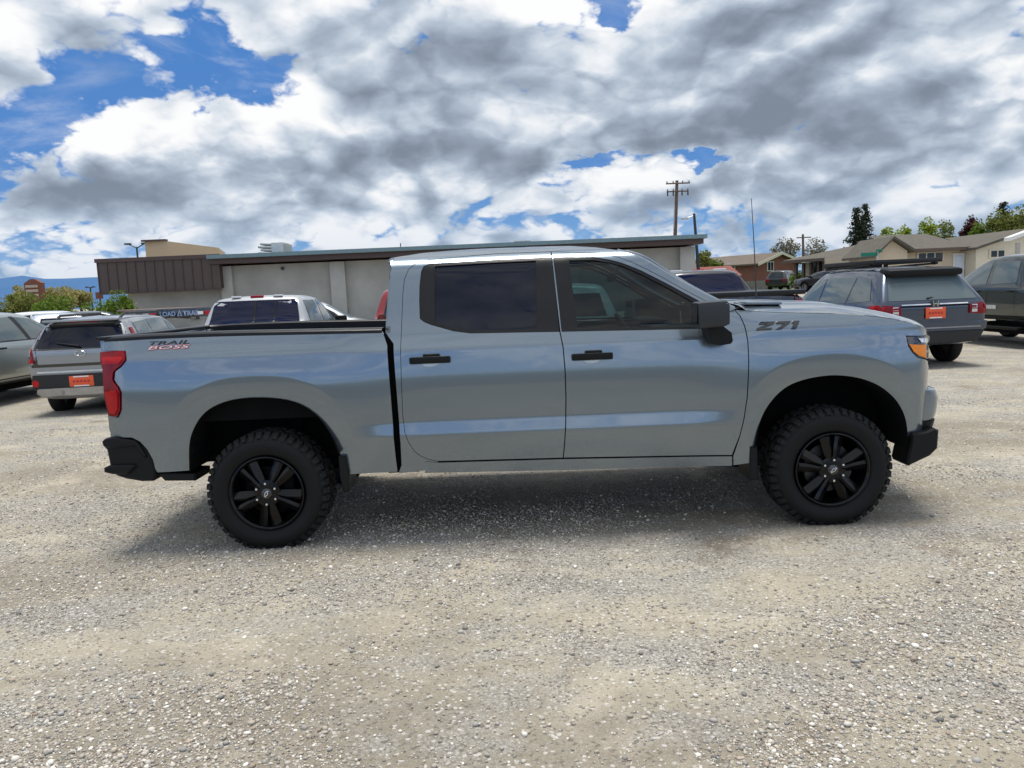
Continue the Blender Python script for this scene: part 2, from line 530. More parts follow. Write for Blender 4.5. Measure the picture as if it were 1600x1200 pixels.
def ground_material():
    m, b, n = new_mat('gravel_ground')
    g = n.n('ShaderNodeNewGeometry'); pos = g.outputs['Position']
    x, y, z = n.sep(pos)
    wv = n.noise(pos, .8, 3, .5, out='Color')
    p = n.vm('ADD', pos, n.vm('SCALE', n.vm('SUBTRACT', wv, (.5, .5, .5)), sc=.5))
    streak = n.vm('MULTIPLY', p, (.45, 1.0, 1.0))
    big = n.noise(streak, .55, 5, .6)
    med = n.noise(p, 1.9, 6, .62)
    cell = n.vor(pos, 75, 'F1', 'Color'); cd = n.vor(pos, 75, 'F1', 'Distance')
    cell2 = n.vor(pos, 190, 'F1', 'Color'); cd2 = n.vor(pos, 190, 'F1', 'Distance')
    cr = n.sep(cell)[0]; cr2 = n.sep(cell2)[0]
    fine = n.noise(pos, 260, 3, .7)
    dust = n.mix(n.mr(big, .36, .64), (.235, .200, .145), (.47, .425, .325))
    dust = n.mix(n.m('MULTIPLY', n.mr(med, .5, .72), .55), dust, (.60, .53, .41))
    grey = n.mix(cr, (.21, .208, .198), (.53, .515, .475))
    grey = n.mix(.45, grey, n.mix(cr2, (.16, .155, .145), (.66, .63, .57)))
    amt = n.mr(n.m('ADD', n.m('MULTIPLY', big, .45), n.m('MULTIPLY', n.noise(streak, 2.6, 6, .65), .6)), .44, .62)
    tt = n.m('ADD', n.m('SUBTRACT', y, n.m('MULTIPLY', x, .16)), n.m('MULTIPLY', n.m('SUBTRACT', n.noise(pos, .35, 3, .5), .5), 1.6))
    tr = None
    for c0 in (-1.15, -2.75, 1.2, 3.1):
        g_ = n.mr(n.m('ABSOLUTE', n.m('SUBTRACT', tt, c0)), .34, .10)
        tr = g_ if tr is None else n.m('MAXIMUM', tr, g_)
    tr = n.m('MULTIPLY', tr, n.mr(n.noise(p, .9, 4, .6), .36, .60))
    amt = n.m('MAXIMUM', n.m('MULTIPLY', n.m('MULTIPLY', amt, .85), n.m('SUBTRACT', 1.0, n.m('MULTIPLY', tr, .7))), .22)
    c = n.mix(amt, dust, grey)
    c = n.mix(n.m('MULTIPLY', n.mr(n.noise(p, 1.1, 6, .7), .54, .70), .65), c, (.20, .155, .11))
    c = n.mix(.35, c, n.mix(fine, (.30, .30, .30), (.72, .72, .72)), 'OVERLAY')
    c = n.mix(n.m('MULTIPLY', tr, .35), c, (.40, .355, .27))
    gap = n.m('MULTIPLY', n.mr(cd, .40, .62), n.m('MULTIPLY', amt, .55))  # shade between the stones, painted into the colour at the cell edges
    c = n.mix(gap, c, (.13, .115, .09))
    c = n.mix(n.m('MULTIPLY', n.mr(cr, .93, .97, 0, 1, 'LINEAR'), .7), c, (.60, .58, .55))
    c = n.mix(n.m('MULTIPLY', n.mr(cr, .10, .04, 0, 1, 'LINEAR'), .6), c, (.12, .11, .10))
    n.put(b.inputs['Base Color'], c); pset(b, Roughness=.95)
    b.inputs['Specular IOR Level'].default_value = .15
    h = n.m('ADD', n.m('MULTIPLY', n.m('SUBTRACT', 1.0, cd), n.m('ADD', .35, amt)), n.m('MULTIPLY', n.m('SUBTRACT', 1.0, cd2), .4))
    h = n.m('ADD', h, n.m('MULTIPLY', fine, .4))
    nb_ = n.bump(h, .75, .010)
    nb_ = n.bump(med, .35, .09, nb_)
    n.put(b.inputs['Normal'], nb_)
    return m


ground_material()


def build_ground():
    xs = [-9000, -3000, -900, -300, -120] + [float(v) for v in np.arange(-60, 61, 3.0)] + [120, 300, 900, 3000, 9000]
    ys = [-9000, -900, -120, -40, -20] + [float(v) for v in np.arange(-8, 70, 3.0)] + [85, 120, 300, 900, 3000, 9000]
    vs = [(x, y, ground_z(x, y)) for y in ys for x in xs]
    nx = len(xs)
    fs = [(j * nx + i, j * nx + i + 1, (j + 1) * nx + i + 1, (j + 1) * nx + i) for j in range(len(ys) - 1) for i in range(nx - 1)]
    me = bpy.data.meshes.new('ground'); me.from_pydata(vs, [], fs); me.shade_smooth()
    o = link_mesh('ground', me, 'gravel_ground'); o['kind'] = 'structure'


build_ground()


def value_noise(x, y, s, seed):
    r = np.random.default_rng(seed).random((64, 64))
    u, v = x / s, y / s
    i, j = np.floor(u).astype(int), np.floor(v).astype(int)
    fu, fv = u - i, v - j
    fu, fv = fu * fu * (3 - 2 * fu), fv * fv * (3 - 2 * fv)
    g = lambda a, b: r[a % 64, b % 64]
    return (g(i, j) * (1 - fu) + g(i + 1, j) * fu) * (1 - fv) + (g(i, j + 1) * (1 - fu) + g(i + 1, j + 1) * fu) * fv


def build_gravel(n=130000):
    """loose stones on the near ground, every stone its own lump"""
    bm = bmesh.new(); bmesh.ops.create_icosphere(bm, subdivisions=1, radius=1.0)
    bv = np.array([v.co[:] for v in bm.verts]); bm.verts.index_update()
    bf = np.array([[v.index for v in f.verts] for f in bm.faces]); bm.free()
    N = n * 5
    d = 2.2 + 8.5 * RNG.random(N) ** 1.7
    x = (RNG.random(N) * 2 - 1) * (.80 * d + .3)
    y = d - CAM_D
    dens = .62 * value_noise(x * .55 + 9, y + 5, .9, 3) + .38 * value_noise(x + 40, y + 17, .33, 4)
    tt = y - .16 * x + (value_noise(x + 60, y + 60, 2.8, 9) - .5) * 1.1
    trk = np.zeros(N)
    for c0 in (-1.15, -2.75, 1.2, 3.1): trk = np.maximum(trk, np.clip(1 - np.abs(tt - c0) / .30, 0, 1))
    dens = dens - .16 * trk
    keep = RNG.random(N) < np.clip((dens - .33) * 2.9, .06, 1.0)
    x, y = x[keep][:n], y[keep][:n]
    n = len(x)
    sz = np.clip(np.exp(RNG.normal(math.log(.0038), .48, n)), .0025, .0145)
    sc = sz[:, None] * np.stack([RNG.uniform(.8, 1.4, n), RNG.uniform(.7, 1.1, n), RNG.uniform(.45, .8, n)], 1)
    V = bv[None] * (1 + RNG.uniform(-.22, .22, (n, len(bv), 1)))
    V = V * sc[:, None, :]
    a = RNG.uniform(0, 6.283, n); ca, sa = np.cos(a)[:, None], np.sin(a)[:, None]
    t = RNG.uniform(-.5, .5, n); ct, st = np.cos(t)[:, None], np.sin(t)[:, None]
    X, Y, Z = V[..., 0], V[..., 1], V[..., 2]
    Y, Z = Y * ct - Z * st, Y * st + Z * ct
    X, Y = X * ca - Y * sa, X * sa + Y * ca
    P = np.stack([X + x[:, None], Y + y[:, None], Z + (sc[:, 2] * RNG.uniform(.1, .75, n))[:, None]], -1).reshape(-1, 3)
    F = (bf[None] + (np.arange(n) * len(bv))[:, None, None]).reshape(-1, 3)
    me = bpy.data.meshes.new('gravel')
    me.vertices.add(len(P)); me.vertices.foreach_set('co', P.astype(np.float32).ravel())
    me.loops.add(F.size); me.loops.foreach_set('vertex_index', F.astype(np.int32).ravel())
    me.polygons.add(len(F)); me.polygons.foreach_set('loop_start', np.arange(0, F.size, 3, dtype=np.int32))
    me.update(calc_edges=True)
    pal = np.array([(.46, .42, .36), (.38, .35, .31), (.31, .295, .27), (.58, .55, .49), (.42, .37, .30), (.21, .20, .185), (.36, .29, .23), (.76, .74, .68), (.33, .325, .31)])
    w = np.array([.20, .17, .14, .13, .13, .07, .05, .045, .05]); w = w / w.sum()
    c = pal[RNG.choice(len(pal), n, p=w)] * RNG.uniform(.75, 1.35, (n, 1))
    at_ = me.color_attributes.new('stone', 'FLOAT_COLOR', 'POINT')
    at_.data.foreach_set('color', np.repeat(np.concatenate([c, np.ones((n, 1))], 1), len(bv), 0).astype(np.float32).ravel())
    m, b, k = new_mat('gravel_stone')
    an = k.n('ShaderNodeVertexColor'); an.layer_name = 'stone'
    pos = k.n('ShaderNodeNewGeometry').outputs['Position']
    k.put(b.inputs['Base Color'], k.mix(.3, an.outputs[0], k.noise(pos, 400, 3, .7), 'OVERLAY')); pset(b, Roughness=.85)
    b.inputs['Specular IOR Level'].default_value = .25
    o = link_mesh('gravel', me, m); o['kind'] = 'stuff'
    o['label'] = 'loose grey and beige gravel stones scattered over the lot'


build_gravel()

# ------------------------------------------------------------------ hills, lawn
plain('stucco', (.385, .375, .34), .9, var=.16, scale=.7, bump=.35, bscale=90)
plain('stucco_light', (.425, .415, .38), .9, var=.10, scale=1.2, bump=.35, bscale=90)
plain('brown_metal', (.080, .056, .048), .55, .1, var=.10, scale=1.5)
plain('brown_trim', (.075, .045, .04), .5)
plain('fascia_blue', (.17, .25, .27), .42, .3)
plain('soffit_brown', (.10, .075, .06), .7)
plain('beige_block', (.50, .38, .25), .9, var=.06, bump=.2)
plain('galvanised', (.55, .55, .54), .45, .5, var=.15)
plain('grey_sheet', (.40, .40, .38), .6, .2)
plain('wood_pole', (.16, .11, .085), .9, var=.3, scale=3)
plain('dark_steel', (.05, .055, .06), .5, .5)
plain('roof_tiles', (.10, .09, .072), .9, var=.22, scale=2.5, bump=.4, bscale=30)
plain('roof_tiles_tan', (.14, .11, .085), .9, var=.22, scale=2.5, bump=.4, bscale=30)
plain('cream_siding', (.60, .50, .36), .7, var=.05)
plain('cream_light', (.70, .63, .48), .7, var=.05)
plain('brown_trim_wood', (.12, .085, .065), .7)
plain('white_trim', (.78, .77, .74), .5, var=.04)
plain('stone_base', (.24, .21, .19), .9, var=.35, scale=6, bump=.6, bscale=12)
plain('sign_brown', (.17, .065, .04), .8, var=.1)
plain('sign_panel', (.42, .34, .26), .6, var=.1)
plain('street_green', (.0, .16, .10), .4, var=.05)
plain('bark', (.075, .055, .042), .9, var=.3, bump=.5)
plain('concrete', (.42, .40, .37), .85, var=.1)
plain('red_roof', (.20, .055, .04), .8, var=.2)


def brick_material():
    m, b, n = new_mat('red_brick')
    tcn = n.n('ShaderNodeTexCoord'); x, y, z = n.sep(tcn.outputs['Object'])
    v = n.comb(n.m('ADD', x, y), z, 0.0)
    br = n.n('ShaderNodeTexBrick'); n.put(br.inputs['Vector'], v)
    n.put(br.inputs['Color1'], (.25, .085, .055)); n.put(br.inputs['Color2'], (.19, .062, .043)); n.put(br.inputs['Mortar'], (.26, .20, .17))
    br.inputs['Scale'].default_value = 4.2; br.inputs['Mortar Size'].default_value = .012
    n.put(b.inputs['Base Color'], br.outputs[0]); pset(b, Roughness=.9)
    n.put(b.inputs['Normal'], n.bump(br.outputs[1], .3, .01))


brick_material()


def grass_mat():
    m, b, n = new_mat('lawn')
    pos = n.n('ShaderNodeNewGeometry').outputs['Position']
    f = n.noise(pos, 1.2, 6, .7)
    n.put(b.inputs['Base Color'], n.mix(f, (.06, .10, .02), (.16, .21, .055))); pset(b, Roughness=.9)
    n.put(b.inputs['Normal'], n.bump(n.noise(pos, 30, 4, .7), .8, .05))


grass_mat()
m, b, n = new_mat('haze_blue_hills')
n.put(b.inputs['Base Color'], n.mix(n.noise(n.n('ShaderNodeNewGeometry').outputs['Position'], .002, 5, .6), (.055, .125, .26), (.085, .165, .31)))  # distance haze put into the base colour as blue
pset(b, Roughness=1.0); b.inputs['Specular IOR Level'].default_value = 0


def build_hills():
    V, F = [], []
    Y0, Y1 = 8200.0, 12000.0
    N = 90
    for i in range(N + 1):
        px = -900 + i * 34.0
        x = (px - 800) / FPX * Y0
        fade = 1 - sstep(520, 1150, px)
        top = (330 + 30 * math.sin(px * .013 + 1) + 18 * math.sin(px * .041) + 10 * math.sin(px * .11 + 2)) * (.30 + .70 * fade)
        V += [(x, Y0 - 900, -30), (x, Y0, top * .72), (x * Y1 / Y0, Y1, top * Y1 / Y0 * .98)]
    for i in range(N):
        for k in range(2): F.append((i * 3 + k, i * 3 + 3 + k, i * 3 + 4 + k, i * 3 + 1 + k))
    me = bpy.data.meshes.new('hills'); me.from_pydata(V, [], F); me.shade_smooth()
    o = link_mesh('hills', me, 'haze_blue_hills'); o['kind'] = 'structure'


build_hills()


def sheet(name, pts, mat, dz):
    """a sheet that follows the ground"""
    xs = [p[0] for p in pts]; ys = [p[1] for p in pts]
    ov, tr = tri_patch(pts, step=4.0, gridstep=4.0)
    me = bpy.data.meshes.new(name); me.from_pydata([(x, y, ground_z(x, y) + dz) for x, y in ov], [], tr); me.shade_smooth()
    o = link_mesh(name, me, mat); o['kind'] = 'structure'
    return o


sheet('lawn', [(13, 56), (90, 51), (120, 75), (120, 115), (12, 115)], 'lawn', .02)
sheet('street_lawn', [(-140, 60), (-40, 60), (-40, 130), (-140, 130)], 'lawn', .02)
plain('asphalt', (.085, .083, .08), .9, var=.2, scale=3)
sheet('street', [(-120, -6.2), (120, -6.2), (120, -19), (-120, -19)], 'asphalt', .006)  # unseen asphalt behind the camera, added to darken reflections in the truck doors
sheet('unseen_verge', [(-120, -19.3), (120, -19.3), (120, -60), (-120, -60)], 'lawn', .01)  # grass added out of view, dark ground for the truck side to reflect
sheet('road', [(8, 48.5), (110, 44), (110, 50.5), (8, 55.5)], 'asphalt', .006)

# ------------------------------------------------------------------ the long commercial building
BY = 37.0
BB = thing('commercial_building', 'long low grey stucco commercial building with a brown metal canopy at its left end', 'building', (0, BY, 0))
OB = (0, BY, 0)
zl = at(345, 398.5, BY); zr_ = at(1088, 370.5, BY)
ROOF_Z = (zl.z + zr_.z) / 2
xL = at(200, 470, BY).x; xM = at(344, 430, BY).x; xR = at(1083, 400, BY).x; xEnd = at(150, 430, BY).x
w_ = MB(); w_.box(((xL + xR) / 2, BY + 9.0, (ROOF_Z - .55) / 2), (xR - xL, 18.0, ROOF_Z - .55)); w_.build('wall', 'stucco', BB, off=OB, smooth=None)
w_ = MB(); w_.box(((xEnd + xL) / 2 + .4, BY + 10.5, 1.25), (xL - xEnd - .8, 15.0, 2.5)); w_.build('wall', 'stucco', BB, off=OB, smooth=None)
for px in (357, 530, 712, 893, 1073):
    xx = at(px, 440, BY).x; wid = .80 if px != 357 else .62
    q = MB(); q.rbox((xx, BY - .16, (ROOF_Z - .56) / 2), (wid, .32, ROOF_Z - .56), .02); q.build('pilaster', 'stucco_light', BB, off=OB)
f_ = MB(); f_.box(((xM + xR) / 2 + .15, BY + 8.4, ROOF_Z - .10), (xR - xM + .55, 19.6, .20)); f_.build('roof_edge', 'fascia_blue', BB, off=OB, smooth=None)
f_ = MB(); f_.box(((xM + xR) / 2 + .10, BY + 8.5, ROOF_Z - .33), (xR - xM + .40, 19.2, .26)); f_.build('fascia', 'brown_trim', BB, off=OB, smooth=None)
# canopy of upright ribbed panels
ct = at(250, 400.5, BY - 1.0).z; cb = at(255, 455, BY - 1.0).z
xa = at(149, 404, BY - 1.0).x; xb_ = at(343, 425, BY - 1.0).x
q = MB(); q.box(((xa + xb_) / 2, BY + 4.6, (ct + cb) / 2), (xb_ - xa - .16, 11.0, ct - cb - .1)); q.build('canopy', 'brown_metal', BB, off=OB, smooth=None)
npan = 13; pw = (xb_ - xa) / npan
me = None
for k in range(npan):
    q = MB(); xx = xa + (k + .5) * pw
    lean = .10
    P = [(-pw / 2 + .005, 0), (-pw / 2 + .005, -.05), (-pw / 2 + .045, -.05), (-pw / 2 + .05, -.005), (pw / 2 - .015, -.005), (pw / 2 - .015, 0)]
    n_ = len(P)
    for zz, sh in ((cb, .0), (ct - .20, .0)):
        for u, v in P: q.v.append((xx + u, BY - .92 + v, zz))
    q.f = [tuple(reversed(range(n_))), tuple(range(n_, 2 * n_))] + [(i, (i + 1) % n_, n_ + (i + 1) % n_, n_ + i) for i in range(n_)]
    q.build('panel', 'brown_metal', BB, off=OB, smooth=None)
q = MB(); q.box(((xa + xb_) / 2, BY - .95, ct - .10), (xb_ - xa + .14, .12, .20)); q.build('canopy_trim', 'brown_trim', BB, off=OB, smooth=None)
q = MB(); q.box(((xa + xb_) / 2, BY - .94, cb - .03), (xb_ - xa + .06, .12, .06)); q.build('canopy_trim', 'brown_trim', BB, off=OB, smooth=None)
p = at(441, 419.5, BY - .1); q = MB(); q.rbox((p.x, BY - .06, p.z), (.16, .12, .16), .03); q.build('wall_lamp', 'dark_steel', BB, off=OB)

# rooftop units
p = at(430, 391, BY + 5)
H = thing('rooftop_unit', 'pale metal air handling unit with stepped louvres on the flat roof', 'air unit', (p.x, BY + 5, ROOF_Z))
for dx, dz, w2, h2, mt in ((.32, .46, .74, .92, 'galvanised'), (.78, .42, .18, .84, 'grey_sheet')):
    q = MB(); q.rbox((dx, 0, dz - .0), (w2, 1.2, h2), .02); q.build('casing', mt, H)
for k in range(5):
    q = MB(); q.rbox((-.34 - .06 * (k % 2), 0, .14 + k * .175), (.78 + .16 * (k % 2), 1.0, .11), .01, Matrix.Rotation(R(4), 3, 'Y')); q.build('louvre', 'grey_sheet', H)
q = MB(); q.box((0, 0, .04), (1.5, .9, .08)); q.build('curb', 'grey_sheet', H)
for i, (px, w2, h2, lb) in enumerate(((816, .95, .32, 'low grey vent box on the roof above the pickup cab'),)):
    p = at(px, 377, BY + 4)
    V_ = thing('roof_vent', lb, 'roof vent', (p.x, BY + 4, ROOF_Z))
    q = MB(); q.rbox((0, 0, h2 / 2), (w2 * .8, .8, h2), .02); q.build('vent_box', 'grey_sheet', V_)
    q = MB(); q.rbox((0, 0, h2 + .03), (w2, 1.0, .08), .02); q.build('vent_cap', 'galvanised', V_)
p = at(626, 384, BY + 1)
q = MB(); q.tube([(0, 0, 0), (0, 0, .35)], .03, 6); tag(q.build('vent_pipe', 'dark_steel', loc=(p.x, BY + 1, ROOF_Z)), 'thin upright vent pipe on the flat roof', 'pipe')

# beige block behind the canopy
D2 = 52.0
a_, b_, c_ = at(226, 378, D2), at(259, 375, D2 - .0), at(341, 381.5, D2 + 9)
BG = thing('beige_building', 'plain tan block rising behind the brown canopy', 'building', (a_.x, D2, 0))
q = MB(); h1 = a_.z
q.v = [(0, 0, 0), (b_.x - a_.x, -.2, 0), (c_.x - a_.x, 9, 0), (c_.x - a_.x - 2, 16, 0)] + [(0, 0, h1), (b_.x - a_.x, -.2, h1), (c_.x - a_.x, 9, h1), (c_.x - a_.x - 2, 16, h1)]
q.f = [(0, 1, 5, 4), (1, 2, 6, 5), (2, 3, 7, 6), (3, 0, 4, 7), (4, 5, 6, 7)]
q.build('wall', 'beige_block', BG, smooth=None)
q = MB(); q.box(((b_.x - a_.x) / 2, -.12, h1 + .06), (b_.x - a_.x + .2, .5, .12)); q.build('parapet', 'brown_trim', BG, smooth=None)


# ------------------------------------------------------------------ houses
def zat(px, py, Y): return at(px, py, Y)


# red brick house, gable towards the lot
Yb = 72.0
pc_ = at(1184, 448, Yb); pr_ = at(1247, 449, Yb + 3.2)
ang = math.atan2(pr_.y - pc_.y, pr_.x - pc_.x)
Wg = (Vector((pr_.x, pr_.y)) - Vector((pc_.x, pc_.y))).length
gz_ = pc_.z
eave = at(1184, 412, Yb).z - gz_; peak = at(1219, 396.5, Yb + 1.5).z - gz_


def gable_house(name, label, P0, ang, Wg, depth, eave, rise, wallm, sidem, roofm, trim, wins, over=.5, base=None):
    """gable wall along local x (0..Wg) at y=0 facing -y, ridge running back along +y"""
    H = thing(name, label, 'house', P0, ang)
    q = MB(); q.prism([(0, -1.2), (Wg, -1.2), (Wg, eave), (Wg / 2, eave + rise), (0, eave)], lambda u, v, w: (u, w, v), .25); q.build('gable', wallm, H, smooth=None)
    q = MB(); q.box((Wg / 2, depth / 2 + .13, eave / 2 - .6), (Wg - .01, depth - .26, eave + 1.2)); q.build('wall', sidem, H, smooth=None)
    k = rise / (Wg / 2)
    for s_ in (0, 1):
        q = MB(); xe = -over if not s_ else Wg + over; z0 = eave - over * k + .02; z1 = eave + rise + .02
        vv = [(xe, -over, z0), (Wg / 2, -over, z1), (Wg / 2, depth + over, z1), (xe, depth + over, z0)]
        q.v = vv + [(x, y, z + .15) for x, y, z in vv]
        q.f = [(0, 1, 2, 3), (4, 7, 6, 5), (0, 4, 5, 1), (1, 5, 6, 2), (2, 6, 7, 3), (3, 7, 4, 0)]
        q.build('roof', roofm, H, smooth=None)
        q = MB(); vv = [(xe, -over - .04, z0 - .10), (Wg / 2, -over - .04, z1 - .10), (Wg / 2, -over - .04, z1 + .17), (xe, -over - .04, z0 + .17)]
        q.v = vv + [(x, y + .035, z) for x, y, z in vv]
        q.f = [(0, 1, 2, 3), (4, 7, 6, 5), (0, 4, 5, 1), (1, 5, 6, 2), (2, 6, 7, 3), (3, 7, 4, 0)]
        q.build('barge_board', trim, H, smooth=None)
    if base: q = MB(); q.box((Wg / 2, depth / 2 - .03, base / 2 - .6), (Wg + .10, depth, base + 1.2)); q.build('stone_base', 'stone_base', H, smooth=None)
    for face, u, z, w, h in wins:
        q = MB()
        if face == 'f': q.box((u, -.03, z), (w, .07, h)); f2 = q.build('window_frame', 'white_trim', H, smooth=None); n2 = 2 if w < 1.7 else 3
        else: q.box((-.03, u, z), (.07, w, h)); f2 = q.build('window_frame', 'white_trim', H, smooth=None); n2 = 1
        for j in range(n2):
            cw = (w - .1) / n2; o_ = -w / 2 + .05 + cw * (j + .5)
            g = MB()
            if face == 'f': g.box((u + o_, -.06, z), (cw - .07, .04, h - .14))
            else: g.box((-.06, u + o_, z), (.04, cw - .07, h - .14))
            g.build('pane', 'car_glass', f2, smooth=None)
    return H


gable_house('brick_house', 'red brick bungalow with a low gable and one small white window', (pc_.x, pc_.y, gz_), ang, Wg, 12.5, eave, peak - eave, 'red_brick', 'red_brick', 'roof_tiles_tan', 'cream_light',
            [('f', Wg * .30, at(1202, 416, Yb).z - gz_, .95, .95), ('l', 3.4, 2.0, 1.1, 1.0)], base=.6)

# long low house with brown posts between the white bays
Yh = 53.0
q0 = at(1236, 410, Yh + 3); q1 = at(1385, 409, Yh - 5)
HL = thing('long_house', 'long low house with dark posts, pale wall bays and a wide brown roof', 'house', (q0.x, q0.y, ground_z(q0.x, q0.y)), math.atan2(q1.y - q0.y, q1.x - q0.x))
LL = math.hypot(q1.x - q0.x, q1.y - q0.y); gz2 = ground_z(q0.x, q0.y)
ev = q0.z - gz2; rd = at(1330, 384, Yh + 3).z - gz2
q = MB(); q.box((LL / 2, 4.6, (ev - .1) / 2 - .5), (LL - .8, 7.4, ev + .9)); q.build('wall', 'cream_light', HL, smooth=None)
for (y0_, z0_, y1_, z1_) in ((-.5, ev, 4.5, rd), (9.5, ev, 4.5, rd)):
    q = MB(); hx = 3.4
    vv = [(-.4, y0_, z0_), (LL + .4, y0_, z0_), (LL + .4, y1_, z1_), (hx, y1_, z1_)]
    q.v = vv + [(x, y, z + .16) for x, y, z in vv]
    q.f = [(0, 1, 2, 3), (4, 7, 6, 5), (0, 4, 5, 1), (1, 5, 6, 2), (2, 6, 7, 3), (3, 7, 4, 0)]
    q.build('roof', 'roof_tiles', HL, smooth=None)
q = MB(); q.v = [(-.4, -.5, ev), (-.4, 9.5, ev), (3.4, 4.5, rd), (-.4, -.5, ev + .16), (-.4, 9.5, ev + .16), (3.4, 4.5, rd + .16)]
q.f = [(0, 1, 2), (3, 5, 4), (0, 3, 4, 1), (1, 4, 5, 2), (2, 5, 3, 0)]; q.build('roof', 'roof_tiles', HL, smooth=None)
q = MB(); q.box((LL / 2, -.53, ev + .04), (LL + .8, .06, .22)); q.build('fascia', 'brown_trim_wood', HL, smooth=None)
for k in range(11):
    xx = .5 + k * (LL - 1.2) / 10
    q = MB(); q.box((xx, .05, ev / 2 - .3), (.20, .20, ev + .4)); q.build('post', 'brown_trim_wood', HL, smooth=None)
    if k in (1, 3, 4, 6, 7, 9):
        q = MB(); q.box((xx + .62, .86, 1.5), (.80, .08, 1.5)); fr = q.build('window_frame', 'brown_trim_wood', HL, smooth=None)
        q = MB(); q.box((xx + .62, .80, 1.5), (.66, .05, 1.35)); q.build('pane', 'car_glass', fr, smooth=None)

# cream house with the gable porch
Yc = 43.0
c0, c1 = at(1371, 428, Yc), at(1421, 427, Yc - .3)
gz3 = ground_z(c0.x, Yc)
ev3 = at(1372, 397, Yc).z - gz3; pk3 = at(1392, 374, Yc).z - gz3
CH = thing('cream_house', 'cream sided bungalow with a grey brown roof and a pale blue door', 'house', (c0.x, Yc, gz3))
x2 = at(1528, 400, Yc).x - c0.x; xg = c1.x - c0.x
zeave = at(1480, 390, Yc + 1).z - gz3; zridge = at(1480, 367, Yc + 6).z - gz3
q = MB(); q.prism([(0, -1), (xg, -1), (xg, zeave), (xg * .42, pk3), (0, ev3)], lambda u, v, w: (u, w, v), 4.0); q.build('porch_gable', 'cream_siding', CH, smooth=None)
q = MB(); q.box((x2 / 2 + .2, 5.2, zeave / 2 - .5), (x2 - .4, 7.6, zeave + 1)); q.build('wall', 'cream_siding', CH, smooth=None)
q = MB(); vv = [(xg * .9, .75, zeave - .05), (x2 + .1, .75, zeave - .05), (x2 + .1, 6.2, zridge), (xg * 1.25, 6.2, zridge)]
q.v = vv + [(x, y, z + .15) for x, y, z in vv]; q.f = [(0, 1, 2, 3), (4, 7, 6, 5), (0, 4, 5, 1), (1, 5, 6, 2), (2, 6, 7, 3), (3, 7, 4, 0)]
q.build('roof', 'roof_tiles', CH, smooth=None)
for sgn_, (xe, ze) in ((0, (-.45, ev3 - .25)), (1, (xg + .3, zeave - .12))):
    q = MB(); vv = [(xe, -.5, ze), (xg * .42, -.5, pk3 + .02), (xg * .42, 4.6 if sgn_ else 4.1, pk3 + .02), (xe, 4.6 if sgn_ else 4.1, ze)]
    q.v = vv + [(x, y, z + .15) for x, y, z in vv]; q.f = [(0, 1, 2, 3), (4, 7, 6, 5), (0, 4, 5, 1), (1, 5, 6, 2), (2, 6, 7, 3), (3, 7, 4, 0)]
    q.build('roof', 'roof_tiles', CH, smooth=None)
q = MB(); q.box(((xg + x2) / 2, .70, zeave + .02), (x2 - xg, .06, .2)); q.build('fascia', 'brown_trim_wood', CH, smooth=None)
# right gable wing
xw0, xw1 = x2, at(1640, 400, Yc).x - c0.x
q = MB(); q.prism([(xw0, -1), (xw1, -1), (xw1, zeave), (xw0 + (xw1 - xw0) * .72, at(1600, 361, Yc).z - gz3), (xw0, zeave)], lambda u, v, w: (u, .2 + w, v), 9.0); q.build('gable_wing', 'cream_light', CH, smooth=None)
pkx, pkz = xw0 + (xw1 - xw0) * .72, at(1600, 361, Yc).z - gz3
q = MB(); vv = [(xw0 - .3, -.3, zeave - .12), (pkx, -.3, pkz + .03), (pkx, 9.4, pkz + .03), (xw0 - .3, 9.4, zeave - .12)]
q.v = vv + [(x, y, z + .15) for x, y, z in vv]; q.f = [(0, 1, 2, 3), (4, 7, 6, 5), (0, 4, 5, 1), (1, 5, 6, 2), (2, 6, 7, 3), (3, 7, 4, 0)]
q.build('roof', 'roof_tiles', CH, smooth=None)
q = MB(); vv = [(pkx, -.3, pkz + .03), (xw1 + .4, -.3, zeave - .1), (xw1 + .4, 9.4, zeave - .1), (pkx, 9.4, pkz + .03)]
q.v = vv + [(x, y, z + .15) for x, y, z in vv]; q.f = [(0, 1, 2, 3), (4, 7, 6, 5), (0, 4, 5, 1), (1, 5, 6, 2), (2, 6, 7, 3), (3, 7, 4, 0)]
q.build('roof', 'roof_tiles', CH, smooth=None)
for pxa, pxb, pya, pyb, yy in ((1434, 1473, 396, 405, 1.38), (1547, 1569, 392, 401, .18)):
    A_, B_ = at(pxa, pya, Yc + yy), at(pxb, pyb, Yc + yy)
    w2, h2 = B_.x - A_.x, abs(A_.z - B_.z) * .95
    q = MB(); q.box(((A_.x + B_.x) / 2 - c0.x, yy - .02, (A_.z + B_.z) / 2 - gz3), (w2 + .14, .08, h2 + .14)); fr = q.build('window_frame', 'cream_light', CH, smooth=None)
    n3 = 3 if w2 > 1.2 else 2
    for j in range(n3):
        q = MB(); q.box((A_.x - c0.x + w2 * (j + .5) / n3, yy - .05, (A_.z + B_.z) / 2 - gz3), (w2 / n3 - .09, .06, h2)); q.build('pane', 'car_glass', fr, smooth=None)
plain('pale_blue_door', (.62, .70, .80), .5, var=.03)
A_, B_ = at(1490, 396, Yc + 1.4), at(1504, 424, Yc + 1.4)
q = MB(); q.box(((A_.x + B_.x) / 2 - c0.x, 1.36, (A_.z + gz3 * 0) / 2 - gz3 / 2), (B_.x - A_.x + .1, .10, A_.z - gz3)); dr = q.build('door', 'white_trim', CH, smooth=None)
q = MB(); q.box(((A_.x + B_.x) / 2 - c0.x, 1.30, (A_.z - gz3) / 2), (B_.x - A_.x - .12, .05, A_.z - gz3 - .3)); q.build('door_leaf', 'pale_blue_door', dr, smooth=None)
